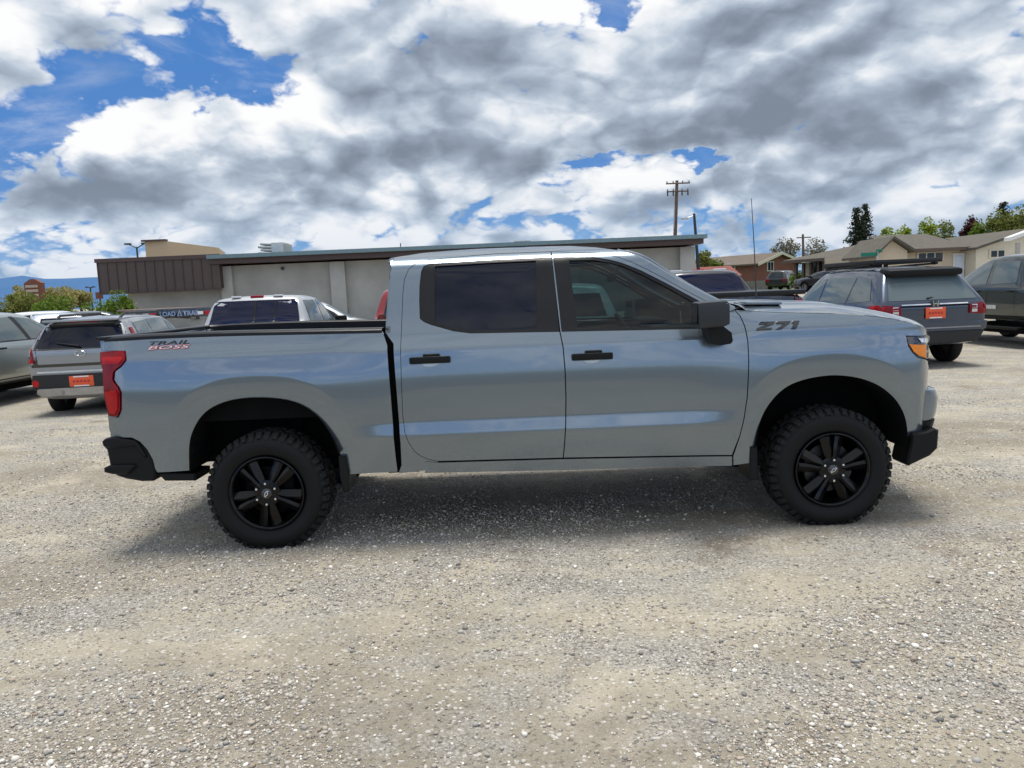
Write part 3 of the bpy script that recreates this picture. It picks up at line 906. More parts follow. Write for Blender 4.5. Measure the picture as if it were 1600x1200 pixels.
# porch roof seen at the right edge of the view
pz = at(1590, 372, 33)
PH = thing('neighbour_porch', 'grey porch roof corner on a post at the right edge', 'porch', (pz.x, 33, ground_z(pz.x, 33)))
q = MB(); vv = [(-.35, 0, pz.z - .12 - ground_z(pz.x, 33)), (4, 0, pz.z + 1.3 - ground_z(pz.x, 33)), (4, .5, pz.z + 1.3 - ground_z(pz.x, 33)), (-.35, .5, pz.z - .12 - ground_z(pz.x, 33))]
q.v = vv + [(x, y, z + .18) for x, y, z in vv]; q.f = [(0, 1, 2, 3), (4, 7, 6, 5), (0, 4, 5, 1), (1, 5, 6, 2), (2, 6, 7, 3), (3, 7, 4, 0)]
q.build('roof', 'white_trim', PH, smooth=None)
q = MB(); q.box((.15, .2, (pz.z - .3) / 2 - .4), (.16, .16, pz.z - .1 + .0)); q.build('post', 'concrete', PH, smooth=None)
# low red roofed outbuilding beyond the black pickup
pr0, pr1 = at(1070, 419, 60), at(1150, 417, 60)
RB = thing('outbuilding', 'low red brown roofed outbuilding seen above the black pickup cab', 'outbuilding', (pr0.x, 60, .3))
q = MB(); q.box(((pr1.x - pr0.x) / 2, 3, .9), (pr1.x - pr0.x, 5, 1.8)); q.build('wall', 'red_brick', RB, smooth=None)
q = MB(); vv = [(-.4, -.4, 1.75), (pr1.x - pr0.x + .4, -.4, 1.75), (pr1.x - pr0.x + .4, 3, pr0.z - .3), (-.4, 3, pr0.z - .3)]
q.v = vv + [(x, y, z + .1) for x, y, z in vv]; q.f = [(0, 1, 2, 3), (4, 7, 6, 5), (0, 4, 5, 1), (1, 5, 6, 2), (2, 6, 7, 3), (3, 7, 4, 0)]
q.build('roof', 'red_roof', RB, smooth=None)

# ------------------------------------------------------------------ poles and signs
def zg(x, y): return ground_z(x, y)


Yp = 56.0
a_, b_ = at(1058, 297, Yp), at(1055, 372, Yp)
UP = thing('utility_pole', 'brown wooden utility pole with two crossarms behind the building', 'utility pole', (b_.x, Yp, zg(b_.x, Yp)))
q = MB(); q.tube([(-.3, 0, 0), (b_.x - b_.x, 0, b_.z - .5), (a_.x - b_.x, 0, a_.z)], [.19, .15, .12], 10); q.build('pole', 'wood_pole', UP)
for py, l, r in ((301, 1041, 1078), (313.5, 1042, 1076)):
    A_, B_ = at(l, py + 1.0, Yp - .2), at(r, py - .5, Yp - .2)
    q = MB(); q.tube([(A_.x - b_.x, -.2, A_.z), (B_.x - b_.x, -.2, B_.z)], .055, 6); arm = q.build('crossarm', 'wood_pole', UP)
    for t in (.04, .30, .70, .97):
        p = A_.lerp(B_, t); dn = .28 if py > 305 else .10
        q = MB(); q.lathe([(.0, -.0), (.05, .02), (.03, .07), (.055, .10), (.03, .14), (.0, .17)], 8, 'z', (p.x - b_.x, -.2, p.z + .04)); q.build('insulator', 'dark_steel', arm)
        if py > 305: q = MB(); q.rbox((p.x - b_.x, -.2, p.z - dn * .6), (.10, .10, .34), .03); q.build('cutout', 'dark_steel', arm)
pa, pb = at(1052.5, 336, Yp), at(1051.5, 372, Yp)
q = MB(); q.tube([(pb.x - b_.x, -.35, pb.z), (pa.x - b_.x, -.35, pa.z)], .04, 6); q.build('conduit', 'galvanised', UP)
Yl = 50.0
a_, b_ = at(1084.5, 334, Yl), at(1091, 418, Yl)
LP = thing('light_pole', 'leaning dark light pole with a short arm beside the building corner', 'light pole', (b_.x, Yl, zg(b_.x, Yl)))
q = MB(); q.tube([(.12, 0, 0), (0, 0, b_.z - .7), (a_.x - b_.x, 0, a_.z - .7)], [.13, .12, .09], 8); q.build('pole', 'dark_steel', LP)
e_ = at(1070, 340, Yl)
q = MB(); q.tube([(a_.x - b_.x, 0, a_.z - .85), (e_.x - b_.x + .15, 0, e_.z - .75)], .035, 6); q.build('arm', 'galvanised', LP)
q = MB(); q.rbox((e_.x - b_.x, 0, e_.z - .78), (.55, .22, .13), .04); q.build('lamp_head', 'galvanised', LP)
Y2 = 92.0
a_, b_ = at(1254.5, 366, Y2), at(1256, 396, Y2)
PP = thing('utility_pole', 'thin distant pole rising behind the ridge of the long house', 'utility pole', (b_.x, Y2, .7))
q = MB(); q.tube([(0, 0, 0), (a_.x - b_.x, 0, a_.z - .7)], [.2, .14], 8); q.build('pole', 'wood_pole', PP)
q = MB(); q.tube([(-.9, 0, a_.z - 1.1), (.9, 0, a_.z - 1.1)], .07, 6); q.build('crossarm', 'wood_pole', PP)
for px, pyt, pyb, Y, wd, lb in ((141, 448.5, 468, 85, 10, 'small dark T shaped light pole left of the canopy'), (213.5, 386, 398, 66, 26, 'double headed light pole rising behind the brown canopy')):
    a_ = at(px, pyt, Y); hw = wd / FPX * (Y + CAM_D) / 2
    L_ = thing('light_pole', lb, 'light pole', (a_.x, Y, 0))
    q = MB(); q.tube([(0, 0, 0), (0, 0, a_.z)], [.12, .08], 8); q.build('pole', 'dark_steel', L_)
    for s_ in (-1, 1):
        q = MB(); q.tube([(0, 0, a_.z - .1), (s_ * hw, 0, a_.z + (.30 if Y < 80 else 0))], .05, 6); arm = q.build('arm', 'dark_steel', L_)
        q = MB(); q.rbox((s_ * hw, 0, a_.z + (.30 if Y < 80 else 0)), (hw * .7, .4, .14), .04); q.build('lamp_head', 'dark_steel', arm)
Ys = 27.0
a_, b_, c_ = at(1345, 399.5, Ys), at(1371, 397, Ys), at(1356, 400, Ys)
ST = thing('street_sign', 'green street name sign on a thin post beyond the roof rack', 'street sign', (b_.x, Ys, zg(b_.x, Ys)))
g_ = zg(b_.x, Ys)
q = MB(); q.tube([(0, 0, -.1), (0, 0, b_.z - g_ + .1)], .035, 8); q.build('post', 'galvanised', ST)
q = MB(); q.rbox(((a_.x - b_.x) / 2 - .02, -.05, b_.z - g_), (b_.x - a_.x, .02, .16), .006); q.build('name_blade', 'street_green', ST)
q = MB(); q.rbox((.06, .0, b_.z - g_ + .13), (.03, .5, .13), .006); q.build('name_blade', 'street_green', ST)
Ym = 62.0
a_, b_ = at(38, 452, Ym), at(65, 450, Ym)
wS = b_.x - a_.x; zt = at(51, 436, Ym).z; zb_ = at(51, 460, Ym).z
MS = thing('monument_sign', 'brown gabled monument sign with pale panels above the green shrubs', 'sign', ((a_.x + b_.x) / 2, Ym, 0))
q = MB(); q.prism([(-wS / 2, 0), (wS / 2, 0), (wS / 2, zt - .35), (wS * .12, zt), (-wS * .12, zt), (-wS / 2, zt - .35)], lambda u, v, w: (u, w, v), .5); q.build('sign_body', 'sign_brown', MS, smooth=None)
for k in range(3):
    q = MB(); q.rbox((-.08, -.03, zt - .62 - k * .38), (wS * .72, .06, .22), .01); q.build('sign_panel', 'sign_panel', MS)
a_, b_ = at(150, 466, 48), at(160, 455, 48)
q = MB(); q.rbox((0, 0, a_.z / 2 + .1), (.5, .12, a_.z + .1 - 0), .02)
S2 = thing('roadside_sign', 'small dark red sign at the left corner of the canopy', 'sign', ((a_.x + b_.x) / 2, 48, 0))
q = MB(); q.rbox((0, 0, (a_.z + b_.z) / 2 - .05), (.48, .10, b_.z - a_.z), .02); q.build('sign_board', 'sign_brown', S2)
q = MB(); q.tube([(0, .05, 0), (0, .05, a_.z)], .05, 8); q.build('post', 'dark_steel', S2)

# ------------------------------------------------------------------ trees
leafy('leaf_spring', (.17, .25, .02), (.36, .40, .05))
leafy('leaf_green', (.07, .14, .015), (.20, .28, .04))
leafy('leaf_olive', (.12, .15, .03), (.26, .27, .07))
leafy('leaf_yellow', (.27, .24, .08), (.42, .37, .15))
leafy('leaf_twig', (.13, .115, .08), (.22, .20, .12), .15)
leafy('leaf_red', (.06, .020, .022), (.11, .035, .032))
leafy('needles', (.012, .022, .010), (.05, .065, .03), .1)


def leaf_quads(centers, size, rng, flat=0.0):
    n = len(centers)
    a = rng.normal(size=(n, 3)); a /= np.linalg.norm(a, axis=1)[:, None]
    b = rng.normal(size=(n, 3)); b -= a * (a * b).sum(1)[:, None]; b /= np.linalg.norm(b, axis=1)[:, None]
    s = size * rng.uniform(.6, 1.4, n)[:, None]
    P = np.stack([centers - a * s * .5 - b * s * .32, centers + a * s * .5 - b * s * .12, centers + a * s * .62 + b * s * .1, centers - a * s * .3 + b * s * .42], 1)
    return P.reshape(-1, 3)


def quads_obj(name, P, mat, parent):
    n = len(P) // 4
    me = bpy.data.meshes.new(name)
    me.vertices.add(len(P)); me.vertices.foreach_set('co', P.astype(np.float32).ravel())
    me.loops.add(len(P)); me.loops.foreach_set('vertex_index', np.arange(len(P), dtype=np.int32))
    me.polygons.add(n); me.polygons.foreach_set('loop_start', np.arange(0, len(P), 4, dtype=np.int32))
    me.update(calc_edges=True)
    return link_mesh(name, me, mat, parent)


def tree(name, label, cat, x, y, z0, top, radius, mat, n=2200, leaf=.22, crown0=.25, clumps=26, seed=1, trunk=.14, squash=1.0, sparse=.30, limbs=9, group=None):
    rng = np.random.default_rng(seed)
    Tn = thing(name, label, cat, (x, y, z0), 0, group)
    h = top - z0
    b = MB(); b.tube([(0, 0, -.2), (.03 * h * .3, 0, h * .35), (-.02 * h * .2, .02, h * .72)], [trunk, trunk * .75, trunk * .3], 7)
    cc = []
    c0, c1 = h * crown0, h
    mid, hh = (c0 + c1) / 2, (c1 - c0) / 2
    for k in range(clumps):
        for _ in range(40):
            u = rng.uniform(-1, 1, 3)
            if (u ** 2).sum() <= 1: break
        u = u / max(.35, np.linalg.norm(u)) * (.45 + .50 * rng.random())
        cc.append((u[0] * radius * squash, u[1] * radius, mid + u[2] * hh * .92))
    for k in range(limbs):
        c = cc[k % len(cc)]
        b.tube([(0, 0, h * (.2 + .25 * rng.random())), (c[0] * .5, c[1] * .5, c[2] * .8), c], [trunk * .45, trunk * .25, trunk * .08], 5)
    b.build('trunk', 'bark', Tn)
    pts = []
    per = int(n * (1 - sparse) / clumps)
    for c in cc:
        r_ = radius * rng.uniform(.22, .42)
        g = rng.normal(size=(per, 3)); g /= np.linalg.norm(g, axis=1)[:, None]
        g *= (r_ * rng.random(per) ** .45)[:, None] * np.array([1, 1, .8])
        pts.append(np.array(c) + g)
    k = int(n * sparse)
    g = rng.normal(size=(k, 3)); g /= np.linalg.norm(g, axis=1)[:, None]
    g *= (rng.random(k) ** .5)[:, None] * np.array([radius * squash, radius, hh]) * 1.02
    pts.append(g + np.array([0, 0, mid]))
    P = np.concatenate(pts); P = P[P[:, 2] > .05]
    quads_obj('crown', leaf_quads(P, leaf, rng), mat, Tn)
    return Tn


def conifer(label, x, y, z0, top, radius, seed=1, n=8200, group=None):
    rng = np.random.default_rng(seed)
    Tn = thing('conifer_tree', label, 'tree', (x, y, z0), 0, group)
    h = top - z0
    b = MB(); b.tube([(0, 0, -.2), (0, 0, h * .97)], [.22, .03], 7); b.build('trunk', 'bark', Tn)
    pts = []
    t = .06
    while t < 1:
        rr = radius * (1 - t) ** .78 * rng.uniform(.75, 1.12) + .08
        for k in range(int(5 + 8 * (1 - t))):
            a = rng.uniform(0, 6.283); L = rr * rng.uniform(.65, 1.12)
            m_ = max(3, int(n / 260 * (.35 + (1 - t))))
            s = rng.random(m_) ** .6
            q = np.stack([np.cos(a) * L * s, np.sin(a) * L * s, h * t - .20 * L * s + .12 * L * s ** 3 * 1.5], 1)
            q += rng.normal(size=q.shape) * np.array([.09, .09, .06]) * (1 + .6 * s[:, None])
            pts.append(q)
        t += .026 * rng.uniform(.8, 1.3)
    quads_obj('crown', leaf_quads(np.concatenate(pts), .19, rng), 'needles', Tn)
    return Tn


def tree_px(px_l, px_r, py_top, py_base_z, Y, name, label, cat, mat, seed, **kw):
    c = at((px_l + px_r) / 2, py_top, Y); rad = (px_r - px_l) / 2 / FPX * (Y + CAM_D)
    z0 = zg(c.x, Y)
    return tree(name, label, cat, c.x, Y, z0, c.z, rad, mat, seed=seed, **kw)


c = at(1339, 323, 78); conifer('taller left spire of the paired dark conifers behind the houses', c.x, 78, .7, c.z, 2.1, 3)
c = at(1352, 321, 80); conifer('right spire of the paired dark conifers behind the houses', c.x, 80, .7, c.z, 2.2, 4)
tree_px(1372, 1402, 354, 0, 74, 'maple_tree', 'small yellow green tree right beside the conifers', 'tree', 'leaf_spring', 5, n=3600, leaf=.22)
tree_px(1396, 1426, 350, 0, 76, 'maple_tree', 'rounded yellow green tree over the ridge of the cream house', 'tree', 'leaf_spring', 6, n=3600, leaf=.22)
tree_px(1434, 1466, 338, 0, 78, 'poplar_tree', 'airy light green tree with thin upright tips behind the cream house', 'tree', 'leaf_spring', 7, n=2200, leaf=.22, sparse=.5)
tree_px(1460, 1492, 341, 0, 80, 'poplar_tree', 'thin half bare green tree between the airy tree and the dark red tree', 'tree', 'leaf_olive', 8, n=1800, leaf=.22, sparse=.6)
tree_px(1503, 1532, 336, 0, 70, 'plum_tree', 'dark reddish tree behind the cream house roof', 'tree', 'leaf_red', 9, n=4000, leaf=.22)
tree_px(1516, 1546, 343, 0, 68, 'shrub_tree', 'dark green tree just right of the reddish tree', 'tree', 'leaf_green', 10, n=3200, leaf=.22)
c = at(1568, 316, 72); conifer('tall conifer among olive trees at the right edge', c.x, 72, .7, c.z, 2.6, 11)
tree_px(1540, 1580, 326, 0, 66, 'olive_tree', 'grey green tree left of the right hand conifer', 'tree', 'leaf_olive', 12, n=4400, leaf=.22)
tree_px(1574, 1628, 318, 0, 64, 'olive_tree', 'large olive tree cut by the right edge of the picture', 'tree', 'leaf_olive', 13, n=5200, leaf=.22)
tree_px(1204, 1250, 370, 0, 96, 'bare_tree', 'wide nearly bare tree behind the red brick house', 'tree', 'leaf_twig', 14, n=2200, leaf=.22, sparse=.55, limbs=22)
tree_px(1254, 1294, 369, 0, 100, 'bare_tree', 'faint bare tree behind the long house roof', 'tree', 'leaf_twig', 15, n=1400, leaf=.22, sparse=.6, limbs=22)
tree_px(1086, 1112, 389, 0, 64, 'young_tree', 'small green tree just right of the building corner', 'tree', 'leaf_olive', 16, n=1800, leaf=.22)
tree_px(1106, 1124, 402, 0, 66, 'shrub_tree', 'low green shrub tree left of the brick house', 'tree', 'leaf_green', 17, n=1600, leaf=.22)
tree_px(1118, 1134, 407, 0, 70, 'shrub_tree', 'pale green bush touching the left eave of the brick house', 'tree', 'leaf_olive', 18, n=1200, leaf=.22)
tree_px(1236, 1266, 423, 0, 58, 'shrub', 'rounded green shrub in front of the long house', 'shrub', 'leaf_green', 19, n=1400, leaf=.16, crown0=.02)
tree_px(-26, 14, 461, 0, 40, 'shrub', 'olive shrub at the left edge of the picture', 'shrub', 'leaf_olive', 20, n=1800, leaf=.12, crown0=.02)
tree_px(4, 62, 454, 0, 43, 'shrub', 'broad olive green shrub in front of the monument sign', 'shrub', 'leaf_olive', 21, n=5000, leaf=.12, crown0=.02)
tree_px(48, 112, 458, 0, 41, 'shrub', 'broad bright green shrub right of the monument sign', 'shrub', 'leaf_green', 22, n=5000, leaf=.12, crown0=.02)
tree_px(128, 172, 467, 0, 38, 'shrub', 'low green shrub left of the canopy corner', 'shrub', 'leaf_green', 23, n=2000, leaf=.12, crown0=.02)
tree_px(160, 210, 452, 0, 33, 'young_tree', 'tall soft green bush standing in front of the brown canopy', 'tree', 'leaf_green', 24, n=4500, leaf=.11, crown0=.04)
tree_px(16, 46, 444, 0, 75, 'willow_tree', 'hazy yellow tree left of the monument sign', 'tree', 'leaf_yellow', 25, n=1800, leaf=.22, sparse=.5)
tree_px(66, 116, 447, 0, 78, 'willow_tree', 'hazy yellow tree right of the monument sign', 'tree', 'leaf_yellow', 26, n=3000, leaf=.22, sparse=.5, crown0=.3)
tree_px(104, 142, 452, 0, 82, 'willow_tree', 'low pale yellow tree near the small light pole', 'tree', 'leaf_yellow', 27, n=2000, leaf=.22, sparse=.5, crown0=.45)

# ------------------------------------------------------------------ the pickup in front
TW = 2.06                      # body width: near side plane y = 0, far side plane y = TW
TB = Vector((.05, TW / 2, 0))  # base of the pickup
TR = thing('pickup_truck', 'silver grey crew cab pickup truck standing side on in front, black wheels and trim', 'pickup truck', TB)


def slope_table(bp, z0, inset0):
    zs = np.arange(.30, 2.05, .004)
    sl = np.interp(zs, [b[0] for b in bp], [b[1] for b in bp])
    y = np.concatenate([[0], np.cumsum((sl[1:] + sl[:-1]) / 2 * .004)])
    return zs, y - np.interp(z0, zs, y) + inset0


TOP = [(1.40, .34), (1.80, .38), (1.845, .75), (1.89, 1.7), (1.93, 3.0), (2.0, 3.2)]
P_DOOR = slope_table([(.30, -.3), (.50, -.24), (.60, -.19), (.71, -.15), (.735, .18), (.80, .17), (.825, -.045), (1.04, -.025), (1.10, .02),
                      (1.14, .085), (1.275, .10), (1.297, .52), (1.375, .46)] + TOP, 1.0, .050)
P_BED = slope_table([(.30, -.1), (.60, -.08), (.90, -.045), (1.06, -.03), (1.12, .07), (1.285, .095), (1.31, .40), (1.39, .30), (1.45, .35), (2.0, .4)], .95, .058)
P_FEN = slope_table([(.30, -.08), (.80, -.05), (1.0, -.02), (1.10, .06), (1.20, .12), (1.262, .09), (1.285, -.03), (1.305, -.01), (1.335, .40), (1.38, .75)] + [(1.45, 1.1)] + TOP[1:], 1.1, .040)

ARCH_R_PX = [(526.7, 712), (516.7, 686.7), (500, 660), (476.7, 639), (446.7, 627), (406.7, 622.7), (363, 625.7), (330, 636.7), (310, 653), (296.7, 676.7), (291.7, 700), (291.7, 740)]
ARCH_F_PX = [(1183, 703), (1190, 666.7), (1203, 636.7), (1226.7, 610), (1256.7, 595.5), (1300, 588), (1340, 591), (1373, 602), (1400, 621), (1416.7, 646.7), (1422.7, 674), (1423, 703)]
ARCH_R = [(at(x, y, .005).x, at(x, y, .005).z) for x, y in spline(ARCH_R_PX, 8)]
ARCH_F = [(at(x, y, .005).x, at(x, y, .005).z) for x, y in spline(ARCH_F_PX, 8)]


def poly_dist(X, Z, pl):
    P = np.array(pl); A, B = P[:-1], P[1:]
    D = B - A; L = (D ** 2).sum(1)
    t = np.clip(((X[:, None] - A[:, 0]) * D[:, 0] + (Z[:, None] - A[:, 1]) * D[:, 1]) / L, 0, 1)
    return np.sqrt((X[:, None] - A[:, 0] - t * D[:, 0]) ** 2 + (Z[:, None] - A[:, 1] - t * D[:, 1]) ** 2).min(1)


def npstep(a, b, x):
    t = np.clip((x - a) / (b - a), 0, 1); return t * t * (3 - 2 * t)


def WSIDE(X, Z):
    """inset of the body side from its outermost plane at length X, height Z"""
    X = np.atleast_1d(np.asarray(X, float)); Z = np.atleast_1d(np.asarray(Z, float))
    yd, yb, yf = (np.interp(Z, *p) for p in (P_DOOR, P_BED, P_FEN))
    wf = npstep(1.15, 1.80, X); wb = 1 - npstep(-1.25, -.78, X)
    wb = np.where(Z > 1.43, (X < -.79) * 1.0, wb)
    wf = np.where(Z > 1.45, wf * .2, wf)
    y = yd * (1 - wf) * (1 - wb) + yf * wf + yb * wb * (1 - wf)
    for arch, lo, hi in ((ARCH_R, None, -1.02), (ARCH_F, 1.66, None)):
        d = poly_dist(X, Z, arch)
        k = .012
        t = .15 - d
        tuck = np.where(t > k, t, np.where(t < -k, 0, (t + k) ** 2 / (4 * k)))
        fade = np.ones_like(d)
        if hi is not None: fade = 1 - npstep(hi - .1, hi + .15, X)
        if lo is not None: fade = npstep(lo - .14, lo + .06, X)
        y = y + .125 * tuck * fade - .020 * np.exp(-(d / .42) ** 2) * npstep(.55, .95, Z) * (1 - npstep(1.15, 1.35, Z))
    fr = np.maximum(X - 2.25, 0)
    y = y + .30 * fr ** 2 + 5.0 * np.maximum(X - 2.69, 0) ** 2
    rr = np.maximum(-2.52 - X, 0)
    y = y + 1.3 * rr ** 2
    return y


def W1(x, z): return float(WSIDE([x], [z])[0])


def T(px, py, out=0.0):
    """point of the near body side seen at a photograph pixel -> (x, z)"""
    y = .05
    for _ in range(14):
        p = at(px, py, y)
        y = .5 * y + .5 * (min(.6, W1(p.x, p.z)) - out)
    p = at(px, py, y)
    return (p.x, p.z)


def TT(pts): return [T(*p) for p in pts]


def inset_poly(poly, d):
    n = len(poly); P = [Vector(p) for p in poly]
    ar = sum(P[i].x * P[(i + 1) % n].y - P[(i + 1) % n].x * P[i].y for i in range(n))
    sgn = 1 if ar > 0 else -1
    out = []
    for i in range(n):
        a, b, c = P[i - 1], P[i], P[(i + 1) % n]
        e1 = (b - a).normalized(); e2 = (c - b).normalized()
        n1 = Vector((-e1.y, e1.x)) * sgn; n2 = Vector((-e2.y, e2.x)) * sgn
        nn = n1 + n2
        nn = nn / max(.35, nn.length_squared / 2) if nn.length > 1e-6 else n1
        out.append(tuple(b + nn * d))
    return out


def side_mesh(poly, holes=(), off=0.0, step=.03, flange=.02, side=0, gs=None):
    pts, tris = tri_patch(poly, holes, step, gs)
    X = np.array([p[0] for p in pts]); Z = np.array([p[1] for p in pts])
    Y = WSIDE(X, Z) + off
    e = .004
    dYx = (WSIDE(X + e, Z) - WSIDE(X - e, Z)) / (2 * e); dYz = (WSIDE(X, Z + e) - WSIDE(X, Z - e)) / (2 * e)
    N = np.stack([dYx, -np.ones_like(X), dYz], 1); N /= np.linalg.norm(N, axis=1)[:, None]
    V = np.stack([X, Y, Z], 1)
    cnt = {}
    for t in tris:
        for i in range(3):
            a, b = t[i], t[(i + 1) % 3]
            cnt[(a, b)] = cnt.get((a, b), 0) + 1
    bnd = [(a, b) for (a, b) in cnt if (b, a) not in cnt]
    V = V.tolist(); N = N.tolist(); F = [tuple(t) for t in tris]
    if flange:
        front, back = {}, {}
        for a, b in bnd:
            for i in (a, b):
                if i not in front:
                    front[i] = len(V); V.append(V[i][:]); N.append([0, 0, 0])
                    back[i] = len(V); V.append([V[i][0], V[i][1] + flange, V[i][2]]); N.append([0, 0, 0])
            F.append((b, a, front[a], front[b])[:0] or (front[b], front[a], back[a], back[b]))
    if side:
        V = [[x, TW - y, z] for x, y, z in V]; N = [[x, -y, z] for x, y, z in N]
    # orientation
    me = bpy.data.meshes.new('panel')
    me.from_pydata([(x - TB.x, y - TB.y, z - TB.z) for x, y, z in V], [], F)
    t0 = F[0]; a, b, c = (Vector(V[i]) for i in t0)
    want = -1 if not side else 1
    if (b - a).cross(c - a).y * want < 0:
        me.flip_normals()
    me.shade_smooth()
    me.normals_split_custom_set_from_vertices(N)
    return me


def side_part(name, mat, poly, holes=(), parent=None, sides=(0, 1), **kw):
    o = None
    for s in sides:
        q = link_mesh(name, side_mesh(poly, holes, side=s, **kw), mat, parent or TR)
        if s == 0: o = q
    return o


# --- near side outlines, traced once and used for both sides
BED = TT([(160.5, 532), (193, 530.3), (230, 528), (336.7, 523.5), (463, 520.7), (596.7, 518), (600, 525), (605, 540), (610, 613), (614, 665), (618, 713), (621.0, 737), (543, 741)]
         ) + ARCH_R + TT([(246, 738), (243, 733), (239, 718), (230, 702), (219, 690), (206, 683.5), (173, 682), (171.2, 656), (186, 652), (190, 641), (190, 613), (186, 604), (178.5, 594), (180, 581), (190.5, 573), (198, 563), (196.5, 548), (158.5, 547)])
side_part('bed_side', 'truck_paint', BED, step=.02, gs=.013, flange=.03)
CABL = [(602.5, 519), (603.5, 498), (609.5, 418), (607, 408), (611, 403)]
ROOFL = [(611, 403), (657.5, 396), (735, 390), (828, 386.3), (890, 384.7), (928.8, 386.3), (967.5, 391.3)]
APIL = [(967.5, 391.3), (990.8, 398), (1017.9, 411.5), (1064, 439.8), (1103, 460), (1150, 482)]
SEAM_TOP = [(1138, 487), (1103, 470), (1064, 449.5), (1035, 433), (1006, 418), (986, 408.5), (967.5, 402), (950, 397.5), (928.8, 395), (861, 393)]
SEAM_REAR = [(861, 393), (773.8, 396), (696, 403), (668, 405.8), (650, 411), (638, 421), (631.5, 436), (629, 460), (625.7, 540.5), (627, 602.5), (629, 650), (632, 675), (638, 691.6), (648, 706), (657.5, 713), (669, 718), (684.6, 721)]
SEAM_B = [(861, 393), (862, 405), (867, 450), (875, 519), (880, 544), (883, 580), (884.3, 620), (884, 660), (882, 695), (880, 715.7)]
SEAM_F = [(1147.5, 484), (1156, 493), (1163, 508), (1168.5, 533), (1170, 564), (1167.5, 622), (1163, 652), (1156, 681), (1144, 711.5)]
CAB = TT(CABL[:-1] + ROOFL + APIL[1:] + SEAM_TOP[:-1] + SEAM_REAR + [(664, 735), (623, 739.5), (627.5, 727), (626, 693), (620, 613), (615, 537), (607, 526)])
side_part('cab_side', 'truck_paint', CAB, step=.025, flange=.04)
RDOOR = inset_poly(TT(SEAM_REAR[::-1][:-1] + SEAM_B), .0035)
FDOOR = inset_poly(TT(SEAM_B[::-1][:-1] + SEAM_TOP[::-1] + SEAM_F), .0035)
SUR_R = [(656, 498), (655, 470), (655.5, 447), (658, 424), (662, 416), (670, 412.5), (760, 406.5), (843, 402.6), (862, 402), (868, 450), (874.5, 518.5), (735, 521), (708, 517.5), (673, 507.6), (662, 503)]
GL_R = [(679, 415.7), (760, 410.6), (837.7, 406.8), (838.5, 460), (839.6, 515), (731, 516.5), (708, 513), (679, 503.7)]
SUR_F = [(864, 402), (888, 401.4), (928.8, 402), (950, 405), (972, 410.5), (1002, 422.5), (1045, 444.5), (1083.8, 465.5), (1106, 477.5), (1112, 484), (1112, 513.5), (1000, 516), (877.5, 518.5), (870, 450)]
GL_F = [(888.5, 406), (928.8, 406), (950, 409.3), (972, 415), (1002, 427.5), (1043, 449), (1083.8, 472), (1087, 510), (1000, 512), (902, 513.5)]
sur_r, gl_r, sur_f, gl_f = TT(SUR_R), TT(GL_R), TT(SUR_F), TT(GL_F)
for nm, door, sur, gl, gm in (('rear_door', RDOOR, sur_r, gl_r, 'privacy_glass'), ('front_door', FDOOR, sur_f, gl_f, 'door_glass')):
    sur_i = inset_poly(sur, .002)
    for s in (0, 1):
        d = link_mesh(nm, side_mesh(door, [sur], side=s, step=.025, gs=.016, flange=.035), 'truck_paint', TR)
        link_mesh('window_frame', side_mesh(sur_i, [inset_poly(gl, .002)], off=.004, side=s, step=.04, flange=.02), 'black_satin', d)
        link_mesh('window_pane', side_mesh(gl, off=.014, side=s, step=.05, flange=0), gm, d)
        # belt strip along the bottom of the window
FEND = TT(SEAM_F[:-1] + [(1145.5, 712), (1145.5, 727.5), (1172, 724)]) + ARCH_F + TT([(1424, 675.5), (1446, 673), (1457.5, 664), (1456, 640), (1457, 612), (1457, 590), (1458, 578), (1453.5, 568), (1446, 561), (1434, 558.5), (1425, 550), (1419.5, 541), (1416.3, 525), (1452, 523), (1449, 516),
                                       (1440, 510), (1420, 503), (1380, 495.5), (1340, 491.5), (1300, 489.5), (1250, 488.5), (1216, 488), (1185, 486.5), (1165, 484.5)])
FEND = inset_poly(FEND, .003)
side_part('front_fender', 'truck_paint', FEND, step=.02, gs=.012, flange=.03)
ROCK = inset_poly(TT([(664, 721), (684, 722.5), (880, 717), (1143.5, 712.6), (1143.5, 727.5), (880, 734.5), (664, 739)]), .001)
side_part('rocker_panel', 'truck_paint', ROCK, step=.03, flange=.09, off=-.006)

# --- loft across the width (roof, windscreen, hood, rear wall)


def loft_across(line, name, mat, crown=0.0, bulge=0.0, n=14, fn=None, parent=None, shrink=0.0, off=(0, 0, 0)):
    """line: (x, y, z) points of the near edge; the surface runs to the mirrored far edge"""
    V, F = [], []
    for (x, y, z) in line:
        for k in range(n + 1):
            t = k / n; u = 2 * t - 1
            yy = y + shrink + (TW - 2 * y - 2 * shrink) * t
            if fn: xx, zz = fn(x, y, z, u)
            else: xx, zz = x + bulge * (1 - u * u), z + crown * (1 - u ** 4) ** 1.0
            V.append((xx + off[0], yy + off[1], zz + off[2]))
    m = n + 1
    for i in range(len(line) - 1):
        for k in range(n): F.append((i * m + k, (i + 1) * m + k, (i + 1) * m + k + 1, i * m + k + 1))
    b = MB(); b.add(V, F)
    return b.build(name, mat, parent or TR, smooth=180, off=TB)


def edge3(pts, per=3, out=0.0):
    r = []
    for p in spline(TT(pts), per):
        r.append((p[0], W1(*p) + out, p[1]))
    return r


